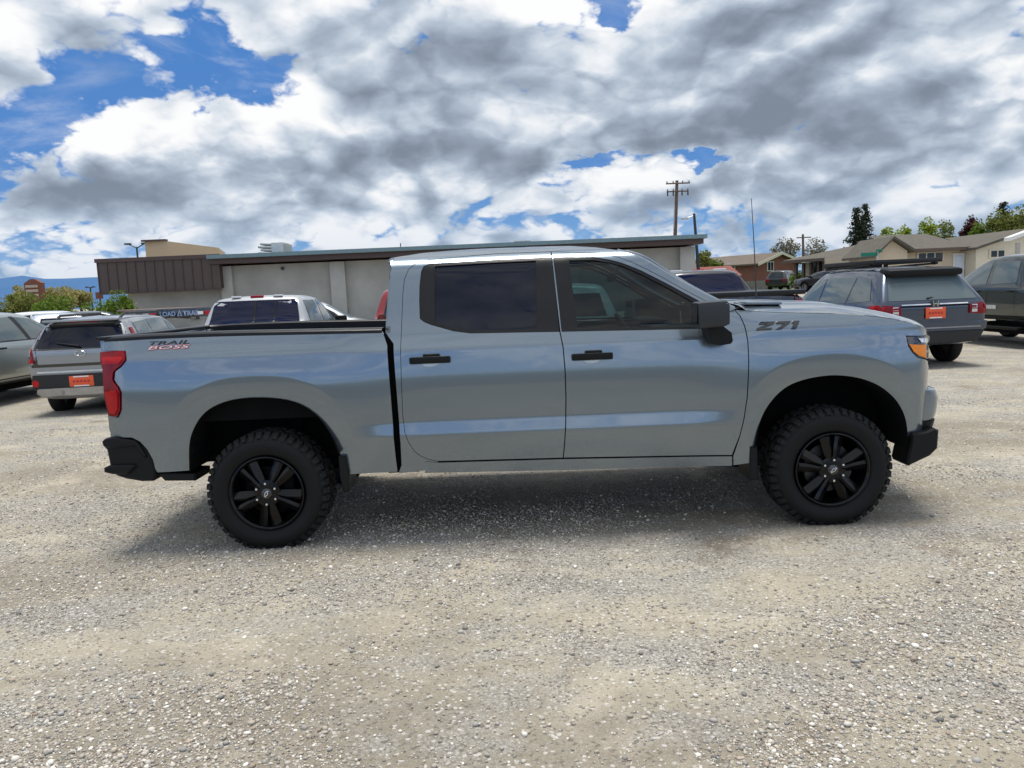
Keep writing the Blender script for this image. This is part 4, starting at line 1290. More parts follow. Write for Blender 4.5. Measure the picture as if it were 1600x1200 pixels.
roof_e = edge3(ROOFL)
roof = loft_across(roof_e, 'roof', 'truck_paint', fn=lambda x, y, z, u: (x, z + .022 * (1 - abs(u) ** 2)), n=20)
ws = edge3(APIL)
loft_across(ws, 'windshield', 'windshield_glass', fn=lambda x, y, z, u: (x + .16 * (1 - u * u), z + .022 * (1 - abs(u) ** 2) * max(0, min(1, (z - 1.45) / .4))), shrink=.025, n=16)
for s in (0, 1):
    apil = MB()
    q = [(x, (y if not s else TW - y), z) for x, y, z in ws]
    apil.tube([(x - .01, y + (.03 if not s else -.03), z - .012) for x, y, z in q], .026, 8)
    apil.build('windshield_pillar', 'truck_paint', TR, off=TB)
# hood
HOOD_PX = [(1165, 484.5), (1185, 486.5), (1216, 488), (1250, 488.5), (1300, 489.5), (1340, 491.5), (1380, 495.5), (1420, 503), (1440, 510), (1449, 516)]
CREST_PX = [(1160, 474), (1183, 472.5), (1216, 472.5), (1250, 472), (1273, 471.8), (1300, 474), (1327, 477), (1373, 485), (1413, 495.5), (1440, 507), (1456, 519)]
cx = [at(x, y, .42) for x, y in CREST_PX]
CZX = [p.x for p in cx]; CZZ = [p.z for p in cx]
hood_e = edge3(HOOD_PX, 3)
x0h, x1h = hood_e[0][0], hood_e[-1][0]


def hood_fn(x, y, z, u):
    f = (x - x0h) / (x1h - x0h)
    t = 1 - abs(u)
    bul = 1 - (1 - min(1, t / .42)) ** 2.2
    xx = x + (.10 * f ** 3 + .02) * (1 - u * u) * (1 if f > .2 else f * 5)
    zc = float(np.interp(xx, CZX, CZZ)) - .004 * f
    zz = z + max(0.0, zc - z) * bul
    zz += .022 * (sstep(.40, .52, t) - sstep(.80, .95, t) * .6) * (1 - f) * .8
    return xx, zz


hood = loft_across(hood_e, 'hood', 'truck_paint', fn=hood_fn, n=48)
for s in (0, 1):
    sc = MB()
    yy = .36 if not s else TW - .36
    p = at(1189, 479.5, .36)
    sc.rbox((p.x, yy, p.z - .008), (.235, .16, .035), .012, Matrix.Rotation(R(3), 3, 'Y'))
    sc.build('hood_vent', 'gloss_black', TR, off=TB)
cw = MB(); p = at(1160, 479, .3)
cw.rbox((p.x - .02, TW / 2, p.z - .03), (.20, 1.5, .05), .015)
cw.build('cowl', 'black_plastic', TR, off=TB)
for y0_, y1_ in ((.45, 1.05), (1.05, 1.62)):
    wp = MB()
    wp.tube([(p.x + .02, y0_, p.z + .012), (p.x + .0, (y0_ + y1_) / 2, p.z + .03), (p.x - .04, y1_, p.z + .035)], .009, 6)
    wp.build('wiper', 'black_plastic', TR, off=TB)
pp = at(1187, 474, .36)
for yy in (.36, TW - .36):
    hl = MB(); hl.rbox((pp.x, yy, pp.z + .003), (.25, .18, .022), .010, Matrix.Rotation(R(2), 3, 'Y'))
    hl.build('hood_lip', 'truck_paint', TR, off=TB)

# --- cab rear wall with its window, rear roof lip
back_e = [(x - .0, W1(x, z), z) for x, z in resample(TT([(603.5, 519), (604, 498), (609.5, 418), (608, 406)]), .06, False)]
bw = loft_across(back_e, 'cab_rear_wall', 'truck_paint', fn=lambda x, y, z, u: (x + .004, z), n=20)
zb0, zb1 = back_e[0][2] + .06, back_e[-1][2] - .07
xb = lambda z: float(np.interp(z, [e[2] for e in back_e], [e[0] for e in back_e])) - .001
g = MB(); g.quad((xb(zb0), .30, zb0), (xb(zb0), TW - .30, zb0), (xb(zb1), TW - .40, zb1), (xb(zb1), .40, zb1))
g.build('rear_window', 'privacy_glass', TR, off=TB)
bl = MB(); bl.rbox((xb(zb1) + .012, TW / 2, zb1 + .035), (.03, .36, .03), .006); bl.build('brake_light', 'red_lens', TR, off=TB)
# firewall and floor close the cab
fl = MB()
fl.box((.38, TW / 2, .56), (2.25, 1.78, .14)); fl.box((1.40, TW / 2, .92), (.05, 1.72, .80))
fl.build('cab_floor', 'interior_dark', TR, off=TB)

# --- cargo bed
bm_ = MB()
bm_.box((-1.72, TW / 2, .88), (1.90, 1.70, .04))
bm_.box((-.80, TW / 2, 1.13), (.05, 1.82, .54))
for yy in (.17, TW - .17): bm_.box((-1.72, yy, 1.13), (1.90, .03, .54))
for yy in (.33, TW - .33): bm_.rbox((-1.66, yy, 1.0), (.95, .32, .28), .05)
bm_.build('bed_liner', 'underbody', TR, off=TB)
top_e = edge3([(160.5, 532), (193, 530.3), (230, 528), (336.7, 523.5), (463, 520.7), (596.7, 518)], 3)
for s in (0, 1):
    rc = MB(); V, F = [], []
    for x, y, z in top_e:
        prof = [(y - .004, z - .010), (y - .003, z + .010), (y + .012, z + .022), (y + .10, z + .024), (y + .115, z + .012), (y + .115, z - .06)]
        V += [(x, (a if not s else TW - a), b) for a, b in prof]
    m = 6
    for i in range(len(top_e) - 1):
        for k in range(m - 1): F.append((i * m + k, i * m + k + 1, (i + 1) * m + k + 1, (i + 1) * m + k))
    rc.add(V, F); rc.build('bed_rail_cap', 'black_satin', TR, off=TB, smooth=40)
xr = top_e[0][0]; zr = top_e[0][2]
tgm = MB(); tgm.rbox((xr + .025, TW / 2, (zr + .80) / 2 + .01), (.09, TW - .30, zr - .80), .02)
tg = tgm.build('tailgate', 'truck_paint', TR, off=TB)
tgm = MB(); tgm.rbox((xr + .02, TW / 2, zr + .012), (.11, TW - .28, .025), .008); tgm.build('tailgate_cap', 'black_satin', tg, off=(0, 0, 0), loc=(-TB.x, -TB.y, -TB.z))
tgm = MB(); tgm.rbox((xr - .025, TW / 2, 1.17), (.02, .34, .10), .008); tgm.build('handle', 'black_plastic', tg, loc=(-TB.x, -TB.y, -TB.z))
# rear corner posts behind the tail lights
for s in (0, 1):
    rp = MB()
    yy = .25 if not s else TW - .25
    rp.rbox((xr + .06, yy, (zr + .80) / 2), (.10, .16, zr - .80 - .01), .03)
    rp.build('bed_corner', 'truck_paint', TR, off=TB)

# --- tail lights
TAIL = TT([(157.8, 550), (175, 548.3), (194.5, 548.3), (196.6, 555), (196.3, 563), (190, 571), (181.5, 577), (177.7, 582), (176.6, 593), (180, 599), (185, 605), (188.6, 613), (188.6, 640), (185.2, 649), (180, 651), (171.5, 649.5), (168.5, 640), (165, 623), (163, 603), (161.5, 577), (157.5, 562)])
UPL = TT([(160.5, 558), (192.5, 556.5), (193, 561), (187, 568), (162, 569.5)])
LOL = TT([(165.5, 612), (182, 609), (185.5, 616), (185.5, 639), (182, 646), (173.5, 646), (169.5, 632)])
for s in (0, 1):
    tl = link_mesh('tail_light', side_mesh(TAIL, off=-.012, side=s, step=.012, gs=.02, flange=.05), 'red_lens', TR)
    link_mesh('lens', side_mesh(UPL, off=-.016, side=s, step=.012, gs=.02, flange=.006), 'bright_red_lens', tl)
    link_mesh('lens', side_mesh(LOL, off=-.018, side=s, step=.012, gs=.02, flange=.008), 'bright_red_lens', tl)


# --- rear bumper: cap, recess, step
def prism_side(poly2, y0, y1, name, mat, parent=None, both=True, smooth=30, cham=0.0):
    for s in ((0, 1) if both else (0,)):
        b = MB()
        if cham:
            inn = inset_poly(poly2, cham); n = len(poly2)
            for ring, yy in ((inn, y0), (poly2, y0 + cham), (poly2, y1)):
                b.v += [(x, yy if not s else TW - yy, z) for x, z in ring]
            b.f.append(tuple(range(n)))
            for r_ in (0, 1):
                for i in range(n): b.f.append((r_ * n + i, (r_ + 1) * n + i, (r_ + 1) * n + (i + 1) % n, r_ * n + (i + 1) % n))
            b.f.append(tuple(reversed(range(2 * n, 3 * n))))
        else:
            b.prism(poly2, lambda u, v, w: (u, (y0 + w) if not s else TW - y0 - w, v), y1 - y0)
        o = b.build(name, mat, parent or TR, smooth=smooth, off=TB)
    return o


A2 = lambda pts, y: [(at(px, py, y).x, at(px, py, y).z) for px, py in pts]
prism_side(A2([(160, 689), (164, 685.5), (176, 683.8), (208, 686), (219, 692), (229, 703), (237, 717), (242, 735), (242, 747), (239, 752), (221, 752.5), (197, 748.5), (184, 744.5), (176, 740), (171, 727), (168, 712), (166, 703), (161, 698)], .07), .07, TW / 2, 'rear_bumper', 'black_plastic', cham=.012)
prism_side(A2([(162, 731.5), (170, 727.5), (203, 726.5), (212, 728), (200, 741), (176, 741), (163, 738)], .05), .045, .34, 'bumper_step', 'black_plastic', cham=.008)
prism_side(A2([(159, 690), (164, 685.8), (176, 684), (209, 688), (216, 694), (228, 712), (226, 716), (211, 697), (170, 700.5), (161, 697)], .05), .048, .30, 'bumper_edge', 'black_plastic', cham=.006)
prism_side(A2([(246, 738.5), (297, 741), (305, 741), (305, 751.5), (257, 751.7), (250, 745)], .09), .09, .35, 'lower_valance', 'black_plastic', cham=.01)
prism_side(A2([(176, 683), (208, 684.5), (222, 692), (234, 707), (243, 733), (246, 738), (250, 741), (240, 741), (228, 712), (206, 690), (176, 687)], .10), .09, .20, 'bumper_gap_filler', 'underbody')
lp = MB(); lp.box((xr - .04, TW / 2, .72), (.02, .32, .16)); lp.build('licence_plate', 'white_print', TR, off=TB)

# --- front end: bumper, grille, head lights
PLAN = [(.158, 2.81), (.168, 2.845), (.20, 2.88), (.27, 2.91), (.45, 2.95), (.75, 2.985), (TW / 2, 3.0)]


def front_bar(prof, name, mat, y_from=0.0, dx=0.0, smooth=40):
    """prof: (z, dx) section swept along the plan curve of the nose"""
    pl = [p for p in PLAN if p[0] >= y_from]
    pl = pl + [(TW - y, x) for y, x in pl[-2::-1]]
    b = MB(); V, F = [], []; m = len(prof)
    for y, x in pl: V += [(x + dx + d, y, z) for z, d in prof]
    for i in range(len(pl) - 1):
        for k in range(m): F.append((i * m + k, i * m + (k + 1) % m, (i + 1) * m + (k + 1) % m, (i + 1) * m + k))
    F.append(tuple(range(m))); F.append(tuple(reversed(range((len(pl) - 1) * m, len(pl) * m))))
    b.add(V, F)
    return b.build(name, mat, TR, smooth=smooth, off=TB)


fb = front_bar([(.87, -.05), (.865, -.015), (.81, .004), (.75, .0), (.68, -.012), (.662, -.03), (.66, -.06), (.87, -.06)], 'front_bumper', 'truck_paint')
front_bar([(.657, -.012), (.60, -.03), (.53, -.05), (.47, -.085), (.43, -.14), (.43, -.16), (.657, -.10)], 'bumper_lower', 'black_plastic', dx=.0)
prism_side(A2([(1423.5, 677), (1446, 674), (1458, 668), (1466, 672), (1464, 700), (1452, 711.7), (1418.5, 727.5), (1416, 722), (1421, 700)], .10), .085, .30, 'bumper_corner', 'black_plastic', cham=.012)
front_bar([(1.26, -.12), (1.24, -.085), (1.00, -.075), (.88, -.07), (.88, -.20), (1.26, -.20)], 'grille', 'gloss_black', y_from=.17)
gb = front_bar([(1.235, -.075), (1.225, -.062), (1.195, -.062), (1.185, -.075), (1.185, -.10), (1.235, -.10)], 'grille_bar', 'chrome', y_from=.17)
front_bar([(1.09, -.072), (1.07, -.060), (1.04, -.060), (1.02, -.072), (1.02, -.10), (1.09, -.10)], 'grille_bar', 'gloss_black', y_from=.17)
HEAD = TT([(1416.8, 526), (1452.5, 524), (1457.5, 531), (1457.5, 545), (1455.5, 560), (1447, 560), (1434, 557.5), (1426, 550), (1420, 541)])
AMB = TT([(1420.2, 538), (1446, 538.5), (1446.5, 559), (1436, 556), (1427, 549)])
BAR = TT([(1434, 528.5), (1453, 527), (1457, 531), (1456, 534.5), (1438, 534.5)])
BOX1 = TT([(1449, 538.5), (1455, 538), (1455, 546), (1449, 547)])
BOX2 = TT([(1449, 550), (1455, 549), (1454, 558), (1449, 559)])
for s in (0, 1):
    h = link_mesh('headlight', side_mesh(HEAD, off=-.002, side=s, step=.012, gs=.018, flange=.05), 'gloss_black', TR)
    link_mesh('turn_signal', side_mesh(AMB, off=-.008, side=s, step=.01, gs=.018, flange=.008), 'amber_lens', h)
    link_mesh('chrome_strip', side_mesh(BAR, off=-.014, side=s, step=.01, gs=.018, flange=.014), 'chrome', h)
    for q in (BOX1, BOX2): link_mesh('lens', side_mesh(q, off=-.008, side=s, step=.01, gs=.018, flange=.008), 'clear_lens', h)

# --- wheel wells, chassis
for arch in (ARCH_R, ARCH_F):
    for s in (0, 1):
        b = MB(); n = len(arch)
        ys = (.045, .47)
        for yy in ys: b.v += [(x, yy if not s else TW - yy, z) for x, z in arch]
        for i in range(n - 1): b.f.append((i, i + 1, n + i + 1, n + i))
        b.f.append(tuple(range(n, 2 * n)))
        b.build('wheel_liner', 'underbody', TR, off=TB, smooth=60)
ch = MB()
for yy in (.52, TW - .52): ch.box((.05, yy, .62), (5.0, .10, .16))
for xx in (-2.3, -1.2, -.4, .6, 1.5, 2.5): ch.box((xx, TW / 2, .62), (.10, 1.0, .10))
ch.box((.9, TW / 2, .55), (1.6, .34, .22)); ch.box((2.1, TW / 2, .78), (.9, .9, .35)); ch.box((-.35, .75, .60), (1.1, .45, .22))
ch.tube([(-.2, TW / 2, .50), (-1.6, TW / 2, .42)], .045, 10)
ch.tube([(.3, 1.35, .48), (-2.2, 1.40, .52), (-2.55, 1.5, .55)], .035, 8)
ch.build('chassis', 'underbody', TR, off=TB)
ax = MB(); ax.tube([(-1.655, .30, .405), (-1.655, TW - .30, .405)], .05, 10); ax.lathe([(.0, -.12), (.12, -.10), (.15, 0), (.12, .10), (.0, .12)], 16, 'x', (-1.655, TW / 2, .405))
for yy in (.42, TW - .42): ax.tube([(-1.60, yy, .45), (-1.50, yy, .85)], .035, 8); ax.rbox((-1.655, yy, .56), (1.2, .07, .05), .01)
ax.build('axle', 'underbody', TR, off=TB)
ax = MB(); ax.tube([(2.09, .30, .42), (2.09, TW - .30, .42)], .04, 10); ax.build('axle', 'underbody', TR, off=TB)
for pts, y0 in (([(1171.7, 697), (1183, 697), (1184, 702), (1185.5, 750), (1172.5, 751)], .06), ([(528, 713), (539, 713), (545, 741), (545, 767), (537, 769), (531, 748)], .06)):
    prism_side(A2(pts, y0), y0, y0 + .26, 'mud_flap', 'black_plastic', cham=.006)
for yy in (.06, TW - .06):
    bk = MB(); bk.box((-.755, yy + (.10 if yy < 1 else -.10), .88), (.21, .05, .84))
    bk.build('gap_filler', 'underbody', TR, off=TB)

# --- door handles
for (px0, py0, wpx, cx_, cy_) in ((672, 561, 64, 676, 553.5), (925, 555.5, 64, 928, 547.5)):
    x, z = T(px0, py0); y = W1(x, z); w = wpx / FPX * 5.0
    par = [c for c in TR.children if c.name.startswith('rear_door' if px0 < 800 else 'front_door')]
    for s in (0, 1):
        sy = (lambda v: v) if not s else (lambda v: TW - v)
        b = MB()
        b.rbox((x, sy(y - .028), z - .004), (w, .024, .046), .013)
        b.rbox((x + .01, sy(y - .012), z + .018), (w * .42, .024, .036), .010)
        for q in (-.42, .42): b.rbox((x + q * w, sy(y - .012), z), (.035, .03, .034), .010)
        b.build('door_handle', 'black_plastic', par[s], off=TB)
        cup = [(x + .052 * math.cos(t), z - .030 + .018 * math.sin(t)) for t in np.linspace(0, 2 * math.pi, 20, endpoint=False)]
        c = link_mesh('handle_cup', side_mesh(cup, off=-.0015, side=s, step=.03, flange=.001), 'light_trim', par[s])

# --- mirrors
for s in (0, 1):
    sy = (lambda v: v) if not s else (lambda v: TW - v)
    c = at(1106, 490.5, -.10); d_ = (CAM_D - .10) / FPX
    b = MB()
    b.rbox((c.x, sy(-.13), c.z), (46 * d_, .20, 40 * d_), .026, Matrix.Rotation(R(-2), 3, 'Y'))
    fr = [c2 for c2 in TR.children if c2.name.startswith('front_door')][s]
    mo = b.build('wing_mirror', 'mirror_plastic', fr, off=TB)
    b = MB(); c2 = at(1128, 490.5, -.15)
    b.rbox((c2.x, sy(-.15), c2.z), (16 * d_, .15, 33 * d_), .016)
    b.build('mirror_cover', 'mirror_plastic', mo, off=TB)
    b = MB(); c3 = at(1124, 520, -.02)
    poly = A2([(1100, 509), (1126, 509), (1139, 519), (1141, 532), (1138, 536), (1121, 539), (1108, 536), (1104, 526)], -.02)
    b.prism(poly, lambda u, v, w: (u, sy(-.08 + w), v), .155)
    b.build('mirror_foot', 'black_plastic', mo, off=TB)
    g = MB(); g.quad(*[(c.x - 23.6 * d_, sy(yy), c.z + zz) for yy, zz in ((-.215, -.06), (-.045, -.06), (-.045, .06), (-.215, .06))])
    g.build('mirror_glass', 'chrome', mo, off=TB)

# --- badges


def text_mesh(txt, size, shear=0.0, xs=1.0, extrude=0.0, offset=0.0):
    cu = bpy.data.curves.new('t', 'FONT'); cu.body = txt; cu.size = size; cu.shear = shear; cu.extrude = extrude; cu.offset = offset; cu.resolution_u = 3
    o = bpy.data.objects.new('t', cu); COL.objects.link(o)
    dg = bpy.context.evaluated_depsgraph_get()
    me = bpy.data.meshes.new_from_object(o.evaluated_get(dg))
    bpy.data.objects.remove(o); bpy.data.curves.remove(cu)
    X = [v.co.x for v in me.vertices]; cx0 = (min(X) + max(X)) / 2
    Y = [v.co.y for v in me.vertices]; cy0 = (min(Y) + max(Y)) / 2
    for v in me.vertices: v.co.x = (v.co.x - cx0) * xs; v.co.y -= cy0
    return me, (max(X) - min(X)) * xs, max(Y) - min(Y)


def badge(name, txt, px, py, wpx, hpx, mat, shear=.25, out=.004, extrude=.001, bold=.0, rot=0.0):
    x, z = T(px, py)
    me, w, h = text_mesh(txt, 1.0, shear, 1.0, 0.0, bold)
    kx = wpx / FPX * 5.0 / w; kz = hpx / FPX * 5.0 / h
    r_ = []
    for s in (0, 1):
        m2 = me.copy()
        for v in m2.vertices:
            u, w_ = v.co.x * kx, v.co.y * kz
            u, w_ = u * math.cos(rot) - w_ * math.sin(rot), u * math.sin(rot) + w_ * math.cos(rot)
            xx = x + (u if not s else -u); zz = z + w_
            if s: xx = 2 * x - xx if False else xx
            yy = W1(xx, zz) - out
            v.co = (xx - TB.x, (yy if not s else TW - yy) - TB.y, zz - TB.z)
        r_.append(link_mesh(name, m2, mat, TR))
    return r_


badge('lettering', 'TRAIL', 265, 535.2, 64, 5.6, 'black_print', bold=.005)
badge('lettering_outline', 'BOSS', 264.5, 542.4, 67, 6.6, 'red_print', bold=.035)
badge('lettering', 'BOSS', 264.5, 542.3, 65, 5.0, 'white_print', bold=-.012, out=.0055)
Z_ = [(0, 1), (1.05, 1), (1.05, .72), (.42, .27), (1.05, .27), (1.05, 0), (0, 0), (0, .27), (.62, .73), (0, .73)]
S7 = [(1.18, 1), (2.15, 1), (2.15, .74), (1.72, 0), (1.36, 0), (1.74, .72), (1.18, .72)]
S1 = [(2.30, 1), (2.78, 1), (2.78, 0), (2.44, 0), (2.44, .72), (2.30, .72)]
zx, zz0 = T(1215.5, 508.5); kz = 12.8 / FPX * 5.0; kx = 62 / FPX * 5.0 / 2.78
for s in (0, 1):
    for gl in (Z_, S7, S1):
        pl = [((u - 1.39) * kx * (1 if not s else -1) + (v - .5) * kz * .62 * (1 if not s else -1), (v - .5) * kz) for u, v in gl]
        pl = [(zx + u, zz0 + w_ - .01 * u) for u, w_ in pl]
        q = link_mesh('lettering', side_mesh(pl, off=-.007, side=s, step=.03, gs=.03, flange=.008), 'gloss_black', TR)


# --- wheels: rubber tyre with tread blocks, black five spoke rim, nuts and cap
def make_wheel(name, x, front, side):
    TRD, RIM = .408, .245
    yo = .025
    c = Vector((x, yo if not side else TW - yo, .381))
    sg = 1 if not side else -1            # +y goes into the truck on the near side
    wh = bpy.data.objects.new(name, None); COL.objects.link(wh); wh.parent = TR
    wh.location = c - TB; wh.empty_display_size = .2
    if side: wh.rotation_euler = (0, 0, math.pi)
    b = MB()
    b.lathe([(RIM - .004, .035), (RIM + .012, .012), (RIM + .020, .006), (RIM + .055, -.006), (.318, -.010), (.345, -.006), (.362, .004), (.378, .016), (.397, .040), (.399, .14), (.397, .245), (.37, .268), (.318, .285), (RIM, .27)], 72)
    tire = b.build('tire', 'rubber', wh, smooth=40)
    t = MB(); n = 46
    for k in range(n):
        th = 2 * math.pi * k / n
        def blk(r0, r1, y0, y1, dth, tw=0.0, t2=None):
            rot = lambda r_, y_, a: (r_ * math.cos(th + a), y_, r_ * math.sin(th + a))
            vs = []
            for (rr_, yy_, sl) in ((r0, y0, 0), (r1, y0 + .004, .10), (r1, y1 - .004, .10), (r0, y1, 0)):
                for sgn2 in (-1, 1): vs.append(rot(rr_, yy_, sgn2 * dth * (1 - sl) + tw * (1 if yy_ > (y0 + y1) / 2 else 0)))
            t.add(vs, [(0, 1, 3, 2), (2, 3, 5, 4), (4, 5, 7, 6), (0, 2, 4, 6), (1, 7, 5, 3), (0, 6, 7, 1)])
        dt = math.pi / n * .74
        blk(.385, TRD, .022 + .006 * (k % 2), .085, dt, .02)
        blk(.385, TRD, .205, .262, dt, -.02)
        if k % 2 == 0: blk(.385, TRD, .092, .142, dt * 1.5, .05)
        else: blk(.385, TRD, .148, .198, dt * 1.5, -.05)
        # side lugs on the shoulder
        r0 = .362 if k % 2 else .372
        vs = []
        for (rr_, yy_) in ((r0, .000), (.396, .016)):
            for sgn2 in (-1, 1):
                for dy in (0, .012): vs.append((rr_ * math.cos(th + sgn2 * dt * .8), yy_ + dy, rr_ * math.sin(th + sgn2 * dt * .8)))
        t.add(vs, [(0, 2, 6, 4), (0, 4, 5, 1), (2, 3, 7, 6), (0, 1, 3, 2), (4, 6, 7, 5)])
    t.build('tread', 'tread_rubber', tire, smooth=None)
    b = MB()
    b.lathe([(.228, .24), (.222, .12), (.216, .060), (.222, .030), (.240, .020), (.2475, .006), (.2475, .0), (.240, -.003), (.232, .004), (.226, .016), (.215, .040), (.205, .11), (.205, .24)], 64, close=False)
    rim = b.build('rim', 'wheel_black', wh, smooth=35)
    sp = MB()
    base = R(270) if not front else R(234)
    for k in range(5):
        th = base + k * 2 * math.pi / 5
        for sg2 in (-1, 1):
            # one limb of a split spoke: broad inner facet near the hub, narrow at the rim
            def P(r_, a, y): return (r_ * math.cos(a), y, r_ * math.sin(a))
            i0, i1 = P(.055, th + sg2 * .02, .008), P(.060, th + sg2 * .62, .014)
            m0, m1 = P(.140, th + sg2 * .025, .006), P(.140, th + sg2 * .43, .024)
            o0, o1 = P(.226, th + sg2 * .075, .016), P(.226, th + sg2 * .36, .032)
            dn = lambda p: (p[0], p[1] + .045, p[2])
            up_ = [i0, i1, m0, m1, o0, o1]
            rid = [P(.060, th + sg2 * .22, -.002), P(.140, th + sg2 * .14, -.008), P(.226, th + sg2 * .17, .006)]
            vs = up_ + rid + [dn(p) for p in up_]
            fs = [(0, 2, 7, 6), (6, 7, 3, 1), (2, 4, 8, 7), (7, 8, 5, 3), (0, 9, 11, 2), (2, 11, 13, 4), (1, 3, 12, 10), (3, 5, 14, 12), (0, 6, 1, 10, 9), (4, 13, 14, 5, 8)]
            sp.add(vs, fs)
    sp.lathe([(.0, .0), (.05, .0), (.088, .008), (.096, .024), (.096, .08)], 40)
    sp.build('spokes', 'wheel_black', rim, smooth=28)
    b = MB(); b.lathe([(.0, .085), (.165, .085), (.165, .105), (.0, .105)], 40)
    b.rbox((.12 * (-1 if front else 1), .10, .02), (.085, .06, .16), .015)
    b.build('brake_disc', 'rotor_steel' if front else 'underbody', wh, smooth=30)
    b = MB(); b.lathe([(.20, .10), (.215, .26), (.10, .27), (.0, .27)], 32); b.build('wheel_inner', 'underbody', rim, smooth=30)
    for k in range(6):
        th = math.pi / 6 + math.pi / 2 + k * math.pi / 3 - math.pi / 6
        q = MB(); q.lathe([(.0, -.022), (.007, -.021), (.0105, -.014), (.0112, .0), (.0112, .012)], 10, 'y', (.0699 * math.cos(th), 0, .0699 * math.sin(th)))
        q.build('lug_nut', 'chrome', rim, smooth=40)
    b = MB(); b.lathe([(.0, -.010), (.030, -.010), (.036, -.005), (.038, .004)], 28); cap = b.build('centre_cap', 'gloss_black', rim, smooth=40)
    bt = [(-.024, -.006), (-.010, -.006), (-.010, -.010), (.010, -.010), (.010, -.006), (.024, -.006), (.021, .006), (.010, .006), (.010, .010), (-.010, .010), (-.010, .006), (-.021, .006)]
    inn = inset_poly(bt, .0030)
    q = MB(); ang = R(62) if not front else R(40)
    rt = lambda u, v: (u * math.cos(ang) - v * math.sin(ang), -.0125, u * math.sin(ang) + v * math.cos(ang))
    q.v = [rt(*p) for p in bt] + [rt(*p) for p in inn]
    q.f = [(i, (i + 1) % 12, 12 + (i + 1) % 12, 12 + i) for i in range(12)]
    q.build('emblem', 'white_print', cap, smooth=None)
    return wh


for side in (0, 1):
    make_wheel('wheel', -1.655, False, side)
    make_wheel('wheel', 2.102, True, side)

# --- cabin
def seat(x, y, w, name='seat'):
    s_ = bpy.data.objects.new(name, None); COL.objects.link(s_); s_.parent = TR; s_.location = Vector((x, y, .63)) - TB
    b = MB(); b.rbox((0, 0, .22), (.52, w, .20), .06); b.build('cushion', 'interior_grey', s_)
    b = MB(); b.rbox((-.28, 0, .58), (.16, w, .66), .06, Matrix.Rotation(R(-12), 3, 'Y')); b.build('seat_back', 'interior_grey', s_)
    b = MB()
    for q in ((0,) if w < .7 else (-.45, 0, .45)): b.rbox((-.37, q, 1.0), (.11, .26, .19), .04, Matrix.Rotation(R(-8), 3, 'Y')); b.tube([(-.35, q, .85), (-.37, q, .98)], .012, 6)
    b.build('headrest', 'interior_grey', s_)


seat(.62, .56, .54); seat(.62, TW - .56, .54); seat(-.22, TW / 2, 1.40)
b = MB(); b.rbox((1.28, TW / 2, 1.20), (.34, 1.55, .26), .06); b.rbox((1.16, TW - .55, 1.33), (.22, .44, .10), .04)
dash = b.build('dashboard', 'interior_dark', TR, off=TB)
b = MB(); pts = [(0, .19 * math.cos(a), .19 * math.sin(a)) for a in np.linspace(0, 2 * math.pi, 29)]
b.tube(pts, .016, 8, cap=False); b.rbox((.02, 0, 0), (.05, .15, .13), .02)
for a in (R(200), R(-20), R(270)): b.tube([(.02, 0, 0), (0, .185 * math.cos(a), .185 * math.sin(a))], .014, 6)
b.build('steering_wheel', 'interior_grey', TR, loc=Vector((.98, TW - .56, 1.24)) - TB, rot=(0, R(-25), 0))
b = MB(); b.rbox((.80, TW / 2, 1.72), (.04, .26, .075), .02); b.tube([(.81, TW / 2, 1.74), (.86, TW / 2, 1.80)], .012, 6); b.build('rear_view_mirror', 'interior_dark', TR, off=TB)

# ------------------------------------------------------------------ parked vehicles
paint('silver_green_paint', (.40, .44, .43), metal=.75, rough=.30, dust=.15)
paint('grey_hatch_paint', (.30, .31, .32), metal=.65, rough=.32, dust=.15)
paint('navy_grey_paint', (.048, .064, .095), metal=.75, rough=.28, dust=.12)
paint('silver_paint', (.50, .51, .51), metal=.60, rough=.32, dust=.12)
paint('white_paint', (.74, .75, .76), metal=.0, rough=.35, dust=.05)
paint('red_paint', (.24, .012, .016), metal=.3, rough=.3)
paint('black_paint', (.010, .010, .014), metal=.2, rough=.25, dust=.06)
paint('dark_green_paint', (.022, .034, .032), metal=.5, rough=.28, dust=.08)
paint('graphite_paint', (.03, .033, .038), metal=.5, rough=.3, dust=.08)
plain('alloy', (.38, .39, .40), .3, .9)
plain('dark_alloy', (.03, .03, .032), .35, .6)
plain('cladding', (.014, .014, .015), .6)
plain('roof_silver', (.62, .64, .65), .35, .4)
plain('skid_silver', (.42, .41, .39), .45, .5)


def eval_mod(me, setup):
    o = bpy.data.objects.new('tmp', me); COL.objects.link(o)
    tmp = setup(o)
    dg = bpy.context.evaluated_depsgraph_get(); dg.update()
    r = bpy.data.meshes.new_from_object(o.evaluated_get(dg))
    bpy.data.objects.remove(o)
    for t in tmp or []: bpy.data.objects.remove(t)
    return r


def section(st):
    xb, xm, xt, zb, zm, zt, ws, wm, wt = st
    pts = [(0, zb), (ws * .80, zb), (ws, zb + .10), (max(ws, wm) + .005, zb + .5 * (zm - zb)), (wm, zm - .06), (wm - .02, zm),
           (wm - .02 + (wt - wm + .02) * .5, zm + (zt - zm) * .5), (wt, zt - min(.07, .4 * (zt - zm))), (wt - .07, zt - .012), (wt * .5, zt + .012), (0, zt + .02)]
    def X(z): return xb + (xm - xb) * (z - zb) / max(1e-3, zm - zb) if z <= zm else xm + (xt - xm) * min(1, (z - zm) / max(.02, zt - zm))
    return [(X(z), y, z) for y, z in pts]


